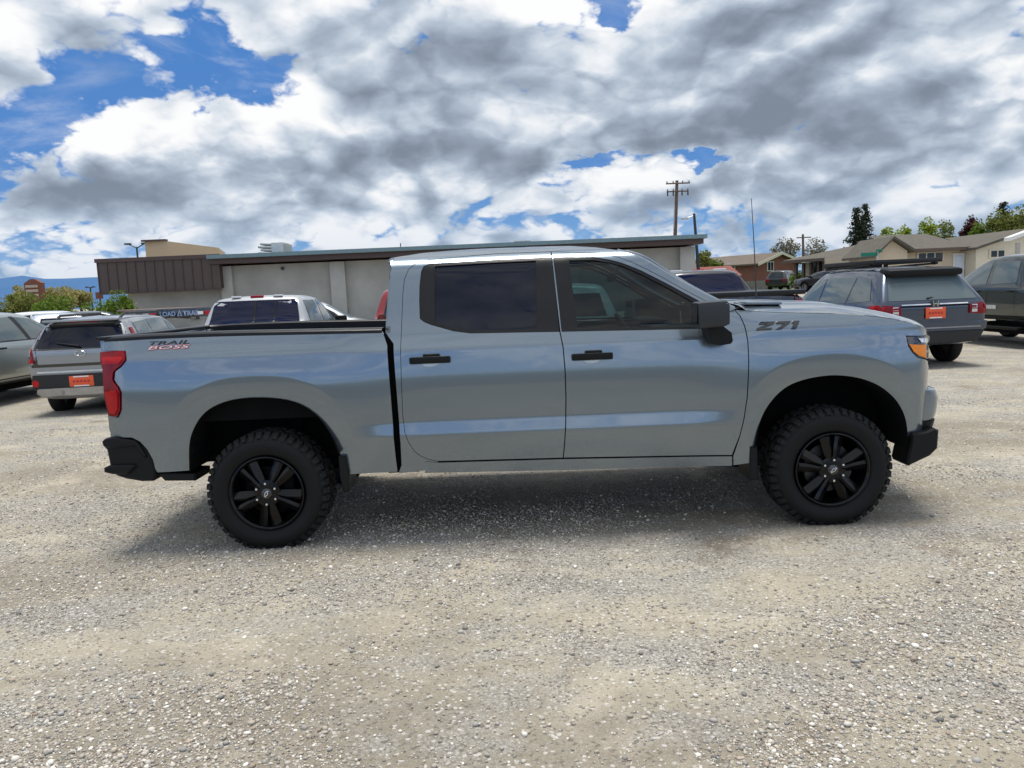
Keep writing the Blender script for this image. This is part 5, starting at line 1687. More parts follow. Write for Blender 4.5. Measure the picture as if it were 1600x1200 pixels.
def body_mesh(stations, level=2):
    rows = []
    for st in stations:
        h = section(st)
        rows.append(h + [(x, -y, z) for x, y, z in h[-2:0:-1]])
    m = len(rows[0]); V = [p for r in rows for p in r]; F = []
    for i in range(len(rows) - 1):
        for k in range(m): F.append((i * m + k, i * m + (k + 1) % m, (i + 1) * m + (k + 1) % m, (i + 1) * m + k))
    n = len(section(stations[0]))
    for base, flip in ((0, True), ((len(rows) - 1) * m, False)):
        L = lambda k: base + k
        Rr = lambda k: base + (m - k) % m
        for k in range(n - 1):
            q = [L(k), L(k + 1), Rr(k + 1), Rr(k)]
            q2 = []
            for v in q:
                if v not in q2: q2.append(v)
            F.append(tuple(q2[::-1] if flip else q2))
    me = bpy.data.meshes.new('body'); me.from_pydata(V, [], F); me.validate()
    bm = bmesh.new(); bm.from_mesh(me); bmesh.ops.recalc_face_normals(bm, faces=bm.faces); bm.to_mesh(me); bm.free()
    def su(o):
        md = o.modifiers.new('s', 'SUBSURF'); md.levels = level; md.render_levels = level
    return eval_mod(me, su)


def cut_mesh(me, cutters):
    cb = MB()
    for kind, a in cutters:
        if kind == 'cyl':
            x, z, r_, y0, y1 = a
            cb.lathe([(0.0, y0), (r_, y0), (r_, y1), (0.0, y1)], 36, 'y', (x, 0, z))
        else: cb.box(*a)
    cm = bpy.data.meshes.new('cut'); cm.from_pydata(cb.v, [], cb.f)
    bm = bmesh.new(); bm.from_mesh(cm); bmesh.ops.remove_doubles(bm, verts=bm.verts, dist=1e-5); bmesh.ops.recalc_face_normals(bm, faces=bm.faces); bm.to_mesh(cm); bm.free()
    def su(o):
        c = bpy.data.objects.new('c', cm); COL.objects.link(c)
        md = o.modifiers.new('b', 'BOOLEAN'); md.operation = 'DIFFERENCE'; md.object = c; md.solver = 'EXACT'
        return [c]
    return eval_mod(me, su)


class Car:
    def __init__(s, name, label, cat, loc, yaw, stations, mat, wheels, wr=.36, group=None, cuts=(), wheel_mat='alloy', arch=.06, tire_w=.23, track=None):
        s.root = thing(name, label, cat, loc, math.pi / 2 + yaw, group)
        me = body_mesh(stations)
        s.bvh = BVHTree.FromPolygons([v.co.copy() for v in me.vertices], [tuple(p.vertices) for p in me.polygons])
        wmax = max(st[6] for st in stations)
        track = track or wmax - .02
        cl = [('cyl', (x, wr, wr + arch, -1.4, -wmax + .36)) for x in wheels] + [('cyl', (x, wr, wr + arch, wmax - .36, 1.4)) for x in wheels]
        me = cut_mesh(me, cl + list(cuts)); finish(me, 32)
        s.body = link_mesh('body', me, mat, s.root)
        for x in wheels:
            for sg in (1, -1):
                w = bpy.data.objects.new('wheel', None); COL.objects.link(w); w.parent = s.root
                w.location = (x, sg * track, wr - .012); w.rotation_euler = (0, 0, 0 if sg < 0 else math.pi); w.empty_display_size = .2
                b = MB(); b.lathe([(wr * .62, .03), (wr * .66, .004), (wr * .86, .0), (wr * .96, .02), (wr, .05), (wr, tire_w - .05), (wr * .96, tire_w - .02), (wr * .86, tire_w), (wr * .62, tire_w - .02)], 40); b.build('tire', 'rubber', w)
                b = MB(); b.lathe([(wr * .60, tire_w - .03), (wr * .60, .05), (wr * .66, .010), (wr * .655, .002), (wr * .60, .012)], 36)
                b.lathe([(0, .05), (wr * .14, .045), (wr * .17, .06)], 16)
                for k in range(5):
                    a = 2 * math.pi * k / 5 + .3
                    b.tube([(wr * .12 * math.cos(a), .052, wr * .12 * math.sin(a)), (wr * .61 * math.cos(a), .03, wr * .61 * math.sin(a))], [wr * .085, wr * .065], 5)
                b.lathe([(0, tire_w * .55), (wr * .6, tire_w * .55)], 24)
                b.build('rim', wheel_mat, w)
        b = MB(); b.box((0, 0, .34), (abs(wheels[0]) + abs(wheels[1]), wmax * 1.15, .16)); b.build('underside', 'underbody', s.root)
        s.wr, s.wheels, s.wmax = wr, wheels, wmax
    def hit(s, axis, sg, u, v):
        if axis == 'y': o, d = Vector((u, 4 * sg, v)), Vector((0, -sg, 0))
        elif axis == 'x': o, d = Vector((7 * sg, u, v)), Vector((-sg, 0, 0))
        else: o, d = Vector((u, v, 5)), Vector((0, 0, -1))
        p, n_, _, _ = s.bvh.ray_cast(o, d)
        if p is None: p, n_, _, _ = s.bvh.find_nearest(o + d * (3.2 if axis == 'y' else 4.6))
        if n_.dot(d) > 0: n_ = -n_
        return p, n_
    def patch(s, name, mat, poly, axis='y', sg=1, off=.006, thick=0.0, step=.09, parent=None, holes=()):
        pts, tr = tri_patch(poly, holes, step)
        V, N_ = [], []
        for u, v in pts:
            p, n_ = s.hit(axis, sg, u, v); V.append(p + n_ * (off + thick)); N_.append(n_)
        F = [tuple(t) for t in tr]
        if thick:
            cnt = {}
            for t in tr:
                for i in range(3): cnt[(t[i], t[(i + 1) % 3])] = 1
            k0 = len(V); mp = {}
            for a, b in [e for e in cnt if (e[1], e[0]) not in cnt]:
                for i in (a, b):
                    if i not in mp: mp[i] = len(V); V.append(V[i] - N_[i] * (thick + off + .03))
                F.append((b, a, mp[a], mp[b]))
        me = bpy.data.meshes.new(name); me.from_pydata([tuple(p) for p in V], [], F); me.validate()
        bm = bmesh.new(); bm.from_mesh(me); bmesh.ops.recalc_face_normals(bm, faces=bm.faces)
        bm.to_mesh(me); bm.free()
        finish(me, 40)
        return link_mesh(name, me, mat, parent or s.root)
    def both(s, name, mat, poly, **kw):
        for sg in (1, -1): s.patch(name, mat, poly, 'y', sg, **kw)
    def rear(s, name, mat, poly, **kw): return s.patch(name, mat, poly, 'x', -1, **kw)
    def front(s, name, mat, poly, **kw): return s.patch(name, mat, poly, 'x', 1, **kw)
    def cladding(s, mat='cladding', w=.07):
        for x in s.wheels:
            for sg in (1, -1):
                r0, r1 = s.wr + .055, s.wr + .055 + w
                poly = [(x + r1 * math.cos(a), s.wr + r1 * math.sin(a)) for a in np.linspace(R(-12), R(192), 24)] + [(x + r0 * math.cos(a), s.wr + r0 * math.sin(a)) for a in np.linspace(R(192), R(-12), 24)]
                s.patch('wheel_arch_trim', mat, poly, 'y', sg, off=.004, thick=.012, step=.2)
    def part(s, name, mat, mb, parent=None, **kw): return mb.build(name, mat, parent or s.root, **kw)
    def mirrors(s, x, y, z, mat='black_plastic'):
        for sg in (1, -1):
            b = MB(); b.rbox((x, sg * (y + .08), z), (.12, .22, .15), .04); b.rbox((x + .03, sg * (y - .02), z - .06), (.06, .14, .05), .015); s.part('wing_mirror', mat, b)
    def handles(s, xs, z, mat='black_plastic'):
        for x in xs:
            for sg in (1, -1):
                p, n_ = s.hit('y', sg, x, z)
                b = MB(); b.rbox(p + n_ * .022, (.20, .022, .03), .009); b.rbox(p + n_ * .008 + Vector((.07, 0, 0)), (.03, .03, .025), .006); b.rbox(p + n_ * .008 - Vector((.07, 0, 0)), (.03, .03, .025), .006)
                s.part('door_handle', mat, b)
    def seams(s, lines, w=.008):
        for pl in lines:
            for sg in (1, -1):
                left = [(x - w / 2, z) for x, z in pl]; right = [(x + w / 2, z) for x, z in pl[::-1]]
                s.patch('door_seam', 'underbody', left + right, 'y', sg, off=.003, step=.15)
    def plate(s, y, z, w=.36, h=.19, axis='x'):
        p, n_ = s.hit('x', -1, y, z)
        pr = thingless('licence_plate', s.root, p + Vector((-.02, 0, 0)))
        b = MB(); b.rbox((0, 0, 0), (.014, w, h), .006); b.build('plate', 'orange_plate', pr)
        b = MB(); b.box((-.010, 0, h * .42), (.008, w * .62, h * .11)); b.build('frame_strip', 'white_print', pr)
        b = MB(); b.box((-.010, 0, -h * .42), (.008, w * .62, h * .11)); b.build('frame_strip', 'white_print', pr)
        for k in range(5):
            b = MB(); b.box((-.009, w * .30 - k * w * .15, 0), (.005, w * .09, h * .20)); b.build('plate_print', 'red_print', pr)


def thingless(name, parent, loc):
    o = bpy.data.objects.new(name, None); COL.objects.link(o); o.parent = parent; o.location = loc; o.empty_display_size = .1
    return o


def R4(y0, z0, y1, z1): return [(y0, z0), (y1, z0), (y1, z1), (y0, z1)]


def suv_st(L=4.84, W=.985, H=1.77, belt=1.08, zb=.36, rear_slope=.42, hood=1.10, wt=.70, cowl=1.15):
    r, f = -L / 2, L / 2
    return [(r + .03, r + .02, r + rear_slope, zb + .10, belt, H - .07, W - .10, W - .07, wt - .06),
            (r + .10, r + .07, r + rear_slope + .07, zb + .03, belt + .01, H - .035, W - .02, W - .015, wt),
            (r + .45, r + .42, r + rear_slope + .35, zb, belt, H, W, W, wt + .01),
            (-.9, -.9, -.8, zb, belt - .01, H + .015, W, W, wt + .015), (.1, .1, .1, zb, belt - .03, H, W, W - .005, wt + .01),
            (.75, .75, .40, zb, belt - .04, H - .05, W, W - .01, wt),
            (cowl, cowl + .05, cowl + .08, zb, belt - .06, hood + .02, W, W - .02, W - .18),
            (cowl + .25, cowl + .25, cowl + .25, zb, belt - .07, hood - .01, W, W - .02, W - .16),
            (f - .45, f - .45, f - .45, zb, belt - .14, hood - .07, W - .01, W - .04, W - .18), (f - .12, f - .12, f - .15, zb + .03, belt - .20, hood - .15, W - .08, W - .10, W - .24), (f, f, f - .06, zb + .08, belt - .26, hood - .25, W - .22, W - .24, W - .36)]


def place(px, Y): return at(px, 600, Y).x


# --- dark blue grey crossover with the roof rack, right
gx = ground_at(1493, 569)
S = Car('crossover_suv', 'dark blue grey crossover with a black roof rack and an orange plate, seen from behind', 'suv', (7.20, 10.75, 0), R(4), suv_st(4.84, .985, 1.78, 1.13, .36, .48, 1.10, .69), 'navy_grey_paint', (-1.42, 1.42), .385, wheel_mat='dark_alloy')
S.cladding()
S.both('side_window', 'pale_glass', [(-1.98, 1.20), (-1.22, 1.15), (-1.28, 1.60), (-1.70, 1.60)])
S.both('side_window', 'pale_glass', [(-1.14, 1.15), (-.12, 1.11), (-.10, 1.63), (-1.19, 1.62)])
S.both('side_window', 'pale_glass', [(-.04, 1.11), (.98, 1.09), (.66, 1.40), (.36, 1.58), (-.02, 1.62)])
S.rear('rear_window', 'pale_glass', [(-.80, 1.19), (.80, 1.19), (.64, 1.62), (-.64, 1.62)])
b = MB(); b.rbox((-1.96, 0, 1.685), (.38, 1.34, .13), .055, Matrix.Rotation(R(-7), 3, 'Y')); S.part('roof_spoiler', 'black_plastic', b)
b = MB(); b.tube([(-2.33, .12, 1.21), (-2.24, -.35, 1.27)], [.022, .010], 6); S.part('wiper', 'black_plastic', b)
for sg in (1, -1):
    q = [(sg * .96, .92), (sg * .62, .94), (sg * .62, 1.09), (sg * .95, 1.12)]
    tl = S.rear('tail_light', 'red_lens', q, thick=.02)
    S.patch('tail_light', 'bright_red_lens', [(-2.37, .92), (-2.02, 1.0), (-2.04, 1.12), (-2.36, 1.12)], 'y', sg, thick=.015)
    for k in range(2): S.rear('lens', 'clear_lens', R4(sg * .66, .955 + k * .075, sg * .76, 1.01 + k * .075), off=.026, parent=tl)
    S.rear('reflector', 'red_lens', R4(sg * .72, .60, sg * .86, .64), off=.012)
S.rear('trim_strip', 'chrome', R4(-.60, 1.105, .60, 1.125), off=.01)
S.rear('tailgate_groove', 'underbody', R4(-.62, 1.075, .62, 1.10), off=.004)
S.rear('bumper', 'navy_grey_paint', [(-.90, .66), (.90, .66), (.92, .80), (-.92, .80)], off=.03, thick=.03)
S.rear('bumper_trim', 'dull_steel', R4(-.80, .70, .80, .72), off=.066)
S.rear('lower_bumper', 'cladding', [(-.80, .46), (.80, .46), (.90, .64), (-.90, .64)], off=.02, thick=.02)
S.plate(0.0, .965)
p_, n_ = S.hit('x', -1, 0, 1.125)
em = thingless('emblem', S.root, p_ + Vector((-.015, 0, .0)))
b = MB(); b.rbox((0, 0, 0), (.02, .15, .125), .008); b.build('emblem_back', 'gloss_black', em)
for pts in ([(-.055, .05), (-.04, .05), (-.025, -.05), (-.04, -.05)], [(.055, .05), (.04, .05), (.025, -.05), (.04, -.05)], [(-.035, .008), (.035, .008), (.033, -.010), (-.033, -.010)]):
    b = MB(); b.prism(pts, lambda u, v, w: (-.012 - w, u, v), .006); b.build('emblem_bar', 'chrome', em)
for sg in (1, -1):
    b = MB(); b.tube([(.35, sg * .60, 1.80), (-1.50, sg * .60, 1.83)], .02, 6); S.part('roof_rail', 'black_plastic', b)
rk = thingless('roof_rack', S.root, (0, 0, 0))
for sg in (1, -1):
    b = MB(); b.rbox((-.62, sg * .64, 1.89), (1.9, .035, .075), .012); b.build('side_rail', 'cladding', rk)
for k in range(6):
    b = MB(); b.rbox((.36 - k * .38, 0, 1.885), (.07, 1.26, .03), .008); b.build('slat', 'cladding', rk)
b = MB(); b.rbox((-1.55, 0, 1.89), (.035, 1.28, .075), .012); b.build('end_rail', 'cladding', rk)
b = MB(); b.rbox((.40, 0, 1.87), (.18, 1.20, .09), .03, Matrix.Rotation(R(-20), 3, 'Y')); b.build('wind_deflector', 'cladding', rk)
for k in range(4):
    b = MB(); b.rbox((.2 - (k % 2) * 1.6, .6 * (1 if k < 2 else -1), 1.84), (.10, .05, .07), .01); b.build('foot', 'black_plastic', rk)
S.mirrors(.78, .96, 1.14, 'navy_grey_paint'); S.handles((-.85, .20), 1.0)
S.seams([[(-.08, .46), (-.08, 1.10)], [(-1.16, .80), (-1.16, 1.13)]])

# --- dark pickup at the right edge
def pick_st(L=5.6, W=.98, H=1.86, rail=1.30, belt=1.18, zb=.48, cab_r=-.95, head=.55, cowl=1.28, hood=1.26, wt=.70):
    r, f = -L / 2, L / 2
    return [(r + .02, r + .02, r + .03, zb + .08, rail - .14, rail, W - .05, W - .05, W - .10), (r + .08, r + .08, r + .08, zb, rail - .14, rail, W - .01, W - .01, W - .055),
            (r + .5, r + .5, r + .5, zb, rail - .14, rail, W, W, W - .05), (cab_r - .30, cab_r - .30, cab_r - .30, zb, rail - .14, rail, W, W, W - .05),
            (cab_r - .03, cab_r - .03, cab_r - .03, zb, rail - .14, rail, W, W, W - .05),
            (cab_r, cab_r, cab_r + .10, zb, belt, H - .04, W, W - .01, wt - .02), (cab_r + .12, cab_r + .12, cab_r + .26, zb, belt, H - .005, W, W - .005, wt),
            (-.2, -.2, -.2, zb, belt, H + .01, W, W, wt + .01), (head, head + .05, head - .25, zb, belt - .01, H - .03, W, W - .005, wt),
            (cowl, cowl + .05, cowl + .06, zb, belt - .03, hood + .01, W, W - .02, W - .20), (cowl + .3, cowl + .3, cowl + .3, zb, belt - .04, hood, W, W - .02, W - .18),
            (f - .4, f - .4, f - .4, zb, belt - .08, hood - .05, W, W - .03, W - .18), (f - .08, f - .08, f - .10, zb + .04, belt - .14, hood - .10, W - .05, W - .07, W - .2), (f, f, f - .03, zb + .1, belt - .2, hood - .2, W - .12, W - .14, W - .28)]


def bed_cut(L, cab_r, W=.98, rail=1.30): return ('box', (((-L / 2 + .07 + cab_r - .06) / 2, 0, rail - .22), (cab_r - .06 + L / 2 - .07, 2 * W - .26, .62)))


S = Car('pickup_truck', 'dark green black pickup at the right edge with a silver side badge', 'pickup truck', (11.62, 12.3, .0), R(1), pick_st(5.9, 1.0, 1.98, 1.38, 1.30, .55, -1.15, .60, 1.35, 1.38, .74), 'dark_green_paint', (-1.80, 1.85), .42, cuts=[bed_cut(5.9, -1.15, 1.0, 1.38)], wheel_mat='dark_alloy', arch=.08)
S.cladding()
S.both('side_window', 'pale_glass', [(-1.00, 1.38), (-.18, 1.35), (-.12, 1.82), (-.86, 1.83)])
S.both('side_window', 'pale_glass', [(-.02, 1.35), (1.15, 1.33), (.72, 1.62), (.42, 1.79), (.02, 1.82)])
S.rear('rear_window', 'blue_glass', [(-.70, 1.45), (.70, 1.45), (.60, 1.86), (-.60, 1.86)])
S.both('side_badge', 'light_trim', R4(-.45, .82, .05, .90), off=.01, thick=.01)
b = MB(); b.rbox((-.1, 1.02, .42), (2.4, .16, .06), .02); S.part('running_board', 'black_plastic', b)
b = MB(); b.rbox((-.1, -1.02, .42), (2.4, .16, .06), .02); S.part('running_board', 'black_plastic', b)
S.handles((-.85, .25), 1.20); S.mirrors(1.0, .98, 1.38); S.seams([[(-.10, .62), (-.10, 1.34)], [(-1.02, .85), (-1.02, 1.36)], [(1.1, .62), (1.1, 1.3)]])
for sg in (1, -1): S.rear('tail_light', 'red_lens', R4(sg * .80, .95, sg * .96, 1.32), thick=.01)
S.both('lower_trim', 'light_trim', R4(-1.0, .57, 1.2, .60), off=.008)

# --- black pickup with the whip aerial
S = Car('pickup_truck', 'black pickup with a tonneau cover, red cab light and tall whip aerial beyond the hood', 'pickup truck', (3.62, 9.9, .0), R(2), pick_st(5.6, .98, 1.87, 1.42, 1.32, .5, -.55, .9, 1.5, 1.32, .70), 'black_paint', (-1.75, 1.80), .40, wheel_mat='dark_alloy', arch=.07)
S.rear('rear_window', 'blue_glass', [(-.76, 1.42), (.76, 1.42), (.66, 1.80), (-.66, 1.80)])
S.both('side_window', 'blue_glass', [(-.40, 1.40), (.42, 1.38), (.44, 1.78), (-.24, 1.79)]); S.both('side_window', 'blue_glass', [(.52, 1.38), (1.35, 1.37), (1.0, 1.62), (.72, 1.76), (.54, 1.78)])
b = MB(); b.rbox((-1.70, 0, 1.445), (2.22, 1.88, .075), .02); S.part('tonneau_cover', 'black_satin', b)
for k in range(3):
    b = MB(); b.rbox((-.10, -.42 + .42 * k, 1.885), (.12, .22, .035), .012); S.part('cab_light', 'white_print' if k != 1 else 'bright_red_lens', b)
for sg in (1, -1): S.rear('tail_light', 'bright_red_lens', R4(sg * .78, 1.0, sg * .95, 1.39), thick=.015)
S.both('roof_strip', 'light_trim', [(-.30, 1.845), (.5, 1.86), (.5, 1.872), (-.30, 1.857)], off=.004)
S.rear('tailgate_handle', 'black_plastic', R4(-.15, 1.08, .15, 1.16), thick=.01)
pa = at(1174, 310, 5.9); pb = at(1182, 470, 5.9)
loc = S.root.location
Mi = Matrix.Rotation(-(math.pi / 2 + R(2)), 3, 'Z')
b = MB(); b.tube([Mi @ (Vector((pb.x, 5.9, 1.30)) - loc), Mi @ (pb.lerp(pa, .5) + Vector((.006, 0, 0)) - loc), Mi @ (pa - loc)], [.010, .007, .0045], 6)
b.tube([Mi @ (Vector((pb.x, 5.9, 1.25)) - loc), Mi @ (Vector((pb.x - .004, 5.9, 1.48)) - loc)], .016, 8)
S.part('whip_aerial', 'dark_steel', b); S.mirrors(1.25, .95, 1.27); S.plate(0, .78)

# --- grey hatchback, left, seen from behind
S = Car('hatchback_car', 'grey boxy hatchback with roof rails and an orange dealer plate, seen from behind', 'car', (-6.92, 9.0, -.02), R(7),
        suv_st(4.14, .82, 1.52, 1.04, .30, .24, 1.04, .60, 1.0), 'grey_hatch_paint', (-1.22, 1.25), .335)
S.rear('rear_window', 'privacy_glass', [(-.66, 1.08), (.66, 1.08), (.56, 1.40), (-.56, 1.40)])
S.rear('window_surround', 'gloss_black', [(-.70, 1.05), (.70, 1.05), (.60, 1.43), (-.60, 1.43)], off=.003)
for sg in (1, -1):
    S.patch('tail_light', 'red_lens', [(-1.95, .88), (-1.84, .88), (-1.68, 1.34), (-1.76, 1.34)], 'y', sg, thick=.012)
    S.rear('tail_light', 'bright_red_lens', [(sg * .70, .86), (sg * .80, .86), (sg * .80, 1.08), (sg * .72, 1.08)], thick=.015)
    S.rear('light_surround', 'gloss_black', [(sg * .64, .80), (sg * .82, .80), (sg * .82, 1.10), (sg * .66, 1.10)], off=.004)
    c = [(sg * .70 + .055 * math.cos(a), .545 + .055 * math.sin(a)) for a in np.linspace(0, 6.283, 18)[:-1]]
    S.rear('fog_reflector', 'bright_red_lens', c, thick=.02)
    c = [(sg * .70 + .075 * math.cos(a), .545 + .075 * math.sin(a)) for a in np.linspace(0, 6.283, 18)[:-1]]
    S.rear('reflector_ring', 'chrome', c, off=.010, thick=.004)
S.rear('tailgate_groove', 'gloss_black', R4(-.74, .79, .74, .835), off=.006)
b = MB(); b.tube([(-2.06, .0, 1.10), (-2.02, .36, 1.16)], [.016, .008], 6); S.part('wiper', 'black_plastic', b)
S.rear('trim_strip', 'roof_silver', R4(-.66, .70, .66, .725), off=.010, thick=.01)
S.rear('bumper', 'cladding', [(-.80, .44), (.80, .44), (.82, .67), (-.82, .67)], off=.012, thick=.012)
S.rear('skid_plate', 'skid_silver', [(-.58, .34), (.58, .34), (.68, .42), (.66, .46), (-.66, .46), (-.68, .42)], off=.03, thick=.035)
for sg in (1, -1):
    c = [(sg * .30 + .02 * math.cos(a), .41 + .02 * math.sin(a)) for a in np.linspace(0, 6.283, 12)[:-1]]
    S.rear('parking_sensor', 'dull_steel', c, off=.07)
S.plate(.02, .555, .36, .17)
p_, n_ = S.hit('x', -1, 0, .985)
b = MB(); ring = [(p_.x - .012, .075 * math.cos(a), .985 + .04 * math.sin(a)) for a in np.linspace(0, 6.283, 21)]
b.tube(ring, .008, 6, cap=False); em = S.part('emblem', 'chrome', b)
b = MB(); b.box((p_.x - .014, 0, .985), (.006, .07, .018)); S.part('emblem_bar', 'chrome', b, em)
S.both('side_window', 'pale_glass', [(-1.60, 1.12), (-.95, 1.08), (-.95, 1.44), (-1.52, 1.42)]); S.both('side_window', 'pale_glass', [(-.88, 1.08), (-.02, 1.06), (-.02, 1.46), (-.88, 1.45)])
S.both('side_window', 'pale_glass', [(.06, 1.06), (.92, 1.05), (.62, 1.30), (.34, 1.44), (.06, 1.46)])
for sg in (1, -1):
    b = MB(); b.tube([(-1.62, sg * .48, 1.50), (-1.45, sg * .49, 1.57), (.15, sg * .49, 1.575), (.32, sg * .48, 1.50)], .02, 8); S.part('roof_rail', 'black_satin', b)
S.rear('high_brake_light', 'bright_red_lens', R4(-.22, 1.455, .22, 1.475), off=.01, thick=.01)
b = MB(); b.rbox((-1.83, 0, 1.49), (.22, 1.12, .035), .015); S.part('roof_spoiler', 'grey_hatch_paint', b)
S.front('windshield', 'car_glass', [(-.62, 1.12), (.62, 1.12), (.52, 1.44), (-.52, 1.44)]); S.mirrors(.75, .84, 1.08, 'grey_hatch_paint'); S.handles((-.75, .15), .98); S.cladding()

# --- silver green sport utility at the left edge
S = Car('suv', 'silver green suv at the left edge showing its doors and side windows', 'suv', (-9.95, 9.5, -.05), R(-2), suv_st(4.95, 1.0, 1.70, 1.16, .38, .35, 1.18, .72, 1.25), 'silver_green_paint', (-1.48, 1.48), .385)
S.both('side_window', 'pale_glass', [(-2.0, 1.24), (-1.22, 1.20), (-1.24, 1.58), (-1.80, 1.56)])
S.both('side_window', 'pale_glass', [(-1.14, 1.20), (-.05, 1.18), (-.22, 1.60), (-1.12, 1.59)]); S.both('side_window', 'pale_glass', [(.06, 1.18), (1.12, 1.17), (.80, 1.40), (.45, 1.55), (-.08, 1.60)])
S.both('window_trim', 'black_satin', [(-.05, 1.17), (.06, 1.17), (-.09, 1.61), (-.21, 1.61)], off=.004)
S.both('belt_trim', 'black_satin', R4(-1.9, 1.165, 1.15, 1.185), off=.005)
S.handles((-.82, .25), 1.06); S.mirrors(.95, .97, 1.20, 'silver_green_paint'); S.seams([[(.02, .5), (.02, 1.17)], [(-1.15, .85), (-1.15, 1.18)], [(1.08, .5), (1.10, 1.15)]])
S.cladding('silver_green_paint'); S.rear('rear_window', 'car_glass', [(-.68, 1.22), (.68, 1.22), (.58, 1.56), (-.58, 1.56)])
for sg in (1, -1): S.rear('tail_light', 'red_lens', R4(sg * .70, .95, sg * .90, 1.14), thick=.015)
S.both('lower_trim', 'cladding', R4(-1.0, .40, 1.0, .52), off=.006)

# --- silver extended cab pickup behind the cargo bed
S = Car('pickup_truck', 'silver pickup seen from behind with a wide dark rear window', 'pickup truck', (-4.28, 9.1, .0), R(-1), pick_st(5.5, .95, 1.735, 1.22, 1.16, .48, -1.0, .75, 1.30, 1.16, .76), 'silver_paint', (-1.7, 1.75), .37, cuts=[bed_cut(5.5, -1.0, .95, 1.22)])
S.rear('rear_window', 'blue_glass', [(-.78, 1.235), (.78, 1.235), (.70, 1.665), (-.70, 1.665)])
S.rear('window_divider', 'black_satin', R4(-.02, 1.24, .02, 1.66), off=.010); S.rear('window_divider', 'black_satin', R4(-.36, 1.24, -.33, 1.66), off=.010)
S.both('side_window', 'pale_glass', [(-.82, 1.24), (-.08, 1.22), (-.10, 1.64), (-.72, 1.64)]); S.both('side_window', 'pale_glass', [(.02, 1.22), (1.08, 1.21), (.80, 1.42), (.42, 1.62), (.0, 1.65)])
for q in (-.36, 0, .36):
    b = MB(); b.rbox((-.80, q, 1.735), (.06, .16 if q else .22, .03), .01); S.part('cab_light', 'bright_red_lens' if q == 0 else 'white_print', b)
S.mirrors(.95, .92, 1.24); S.handles((.05,), 1.10)
for sg in (1, -1): S.rear('tail_light', 'red_lens', R4(sg * .78, .80, sg * .92, 1.14), thick=.015)
S.front('windshield', 'car_glass', [(-.70, 1.22), (.70, 1.22), (.62, 1.62), (-.62, 1.62)])

# --- white car and red pickup behind it
S = Car('white_car', 'white car behind the silver pickup with its windscreen sloping to the right', 'car', (-5.35, 15.9, .0), R(-82), suv_st(4.6, .92, 1.60, 1.02, .32, .40, 1.06, .66, 1.05), 'white_paint', (-1.35, 1.38), .35)
S.both('side_window', 'car_glass', [(-1.75, 1.10), (-.9, 1.07), (-.9, 1.46), (-1.5, 1.44)]); S.both('side_window', 'car_glass', [(-.82, 1.07), (.02, 1.05), (.02, 1.49), (-.82, 1.47)])
S.both('side_window', 'car_glass', [(.10, 1.05), (.98, 1.04), (.68, 1.28), (.38, 1.45), (.10, 1.49)]); S.front('windshield', 'pale_glass', [(-.64, 1.12), (.64, 1.12), (.54, 1.48), (-.54, 1.48)])
S.mirrors(.85, .88, 1.08, 'white_paint'); S.handles((-.7, .2), .95, 'white_paint')
for sg in (1, -1): S.front('headlight', 'clear_lens', R4(sg * .45, .74, sg * .68, .86), thick=.01)
S = Car('pickup_truck', 'red pickup mostly hidden behind the silver grey cab', 'pickup truck', (-1.66, 10.6, .0), R(0), pick_st(5.4, .95, 1.80, 1.24, 1.18, .48, -.9, .7, 1.3, 1.2, .76), 'red_paint', (-1.65, 1.7), .37, cuts=[bed_cut(5.4, -.9, .95, 1.24)])
S.rear('rear_window', 'car_glass', [(-.72, 1.27), (.72, 1.27), (.62, 1.70), (-.62, 1.70)]); S.both('side_window', 'car_glass', [(-.7, 1.25), (.95, 1.23), (.4, 1.66), (-.62, 1.68)])
for sg in (1, -1): S.rear('tail_light', 'bright_red_lens', R4(sg * .78, .80, sg * .92, 1.16), thick=.015)
S.mirrors(.9, .92, 1.27)

# --- flatbed trailer with the lettered rear beam
pl_, pr_2 = at(212, 497, 16.0), at(330, 489, 17.0)
TRL = thing('flatbed_trailer', 'black flatbed trailer with lights and blue white lettering on its rear beam', 'trailer', (pl_.x, 16.0, 0), math.atan2(1.0, pr_2.x - pl_.x))
wT = math.hypot(pr_2.x - pl_.x, 1.0); zT = (pl_.z + pr_2.z) / 2 + .06
b = MB(); b.rbox((wT / 2, 0, zT), (wT, .10, .26), .015); beam = b.build('rear_beam', 'gloss_black', TRL)
b = MB(); b.rbox((wT / 2, 3.2, zT + .11), (wT, 6.2, .06), .01); b.build('deck', 'wood_pole', TRL)
for xx in (.35, wT - .35): b = MB(); b.rbox((xx, 3.2, zT - .08), (.10, 6.2, .24), .01); b.build('frame_rail', 'black_paint', TRL)
for xx in (.42, wT - .12):
    b = MB(); b.rbox((xx, -.06, zT - .02), (.16, .03, .10), .01); b.build('marker_light', 'bright_red_lens', beam)
for xx in (.24, wT - .30):
    b = MB(); b.rbox((xx, -.06, zT - .02), (.15, .03, .08), .01); b.build('reverse_light', 'white_print', beam)
plain('pale_blue_print', (.26, .36, .55), .5, var=.05)
for txt, cx_, w2 in (('LOAD', .80, .40), ('TRAIL', 1.42, .46)):
    me, w, h = text_mesh(txt, 1.0, .0, 1.0, 0.0, .03)
    for v in me.vertices: v.co = (v.co.x * w2 / w + cx_, -.056, v.co.y * .135 / h + zT - .01)
    link_mesh('lettering', me, 'pale_blue_print', beam)
b = MB(); b.prism([(1.035, zT - .08), (1.175, zT - .08), (1.105, zT + .09)], lambda u, v, w: (u, -.052 - w, v), .006); lg = b.build('logo', 'pale_blue_print', beam)
b = MB(); b.prism([(1.078, zT - .06), (1.132, zT - .06), (1.105, zT + .01)], lambda u, v, w: (u, -.060 - w, v), .003); b.build('logo_centre', 'black_paint', lg)
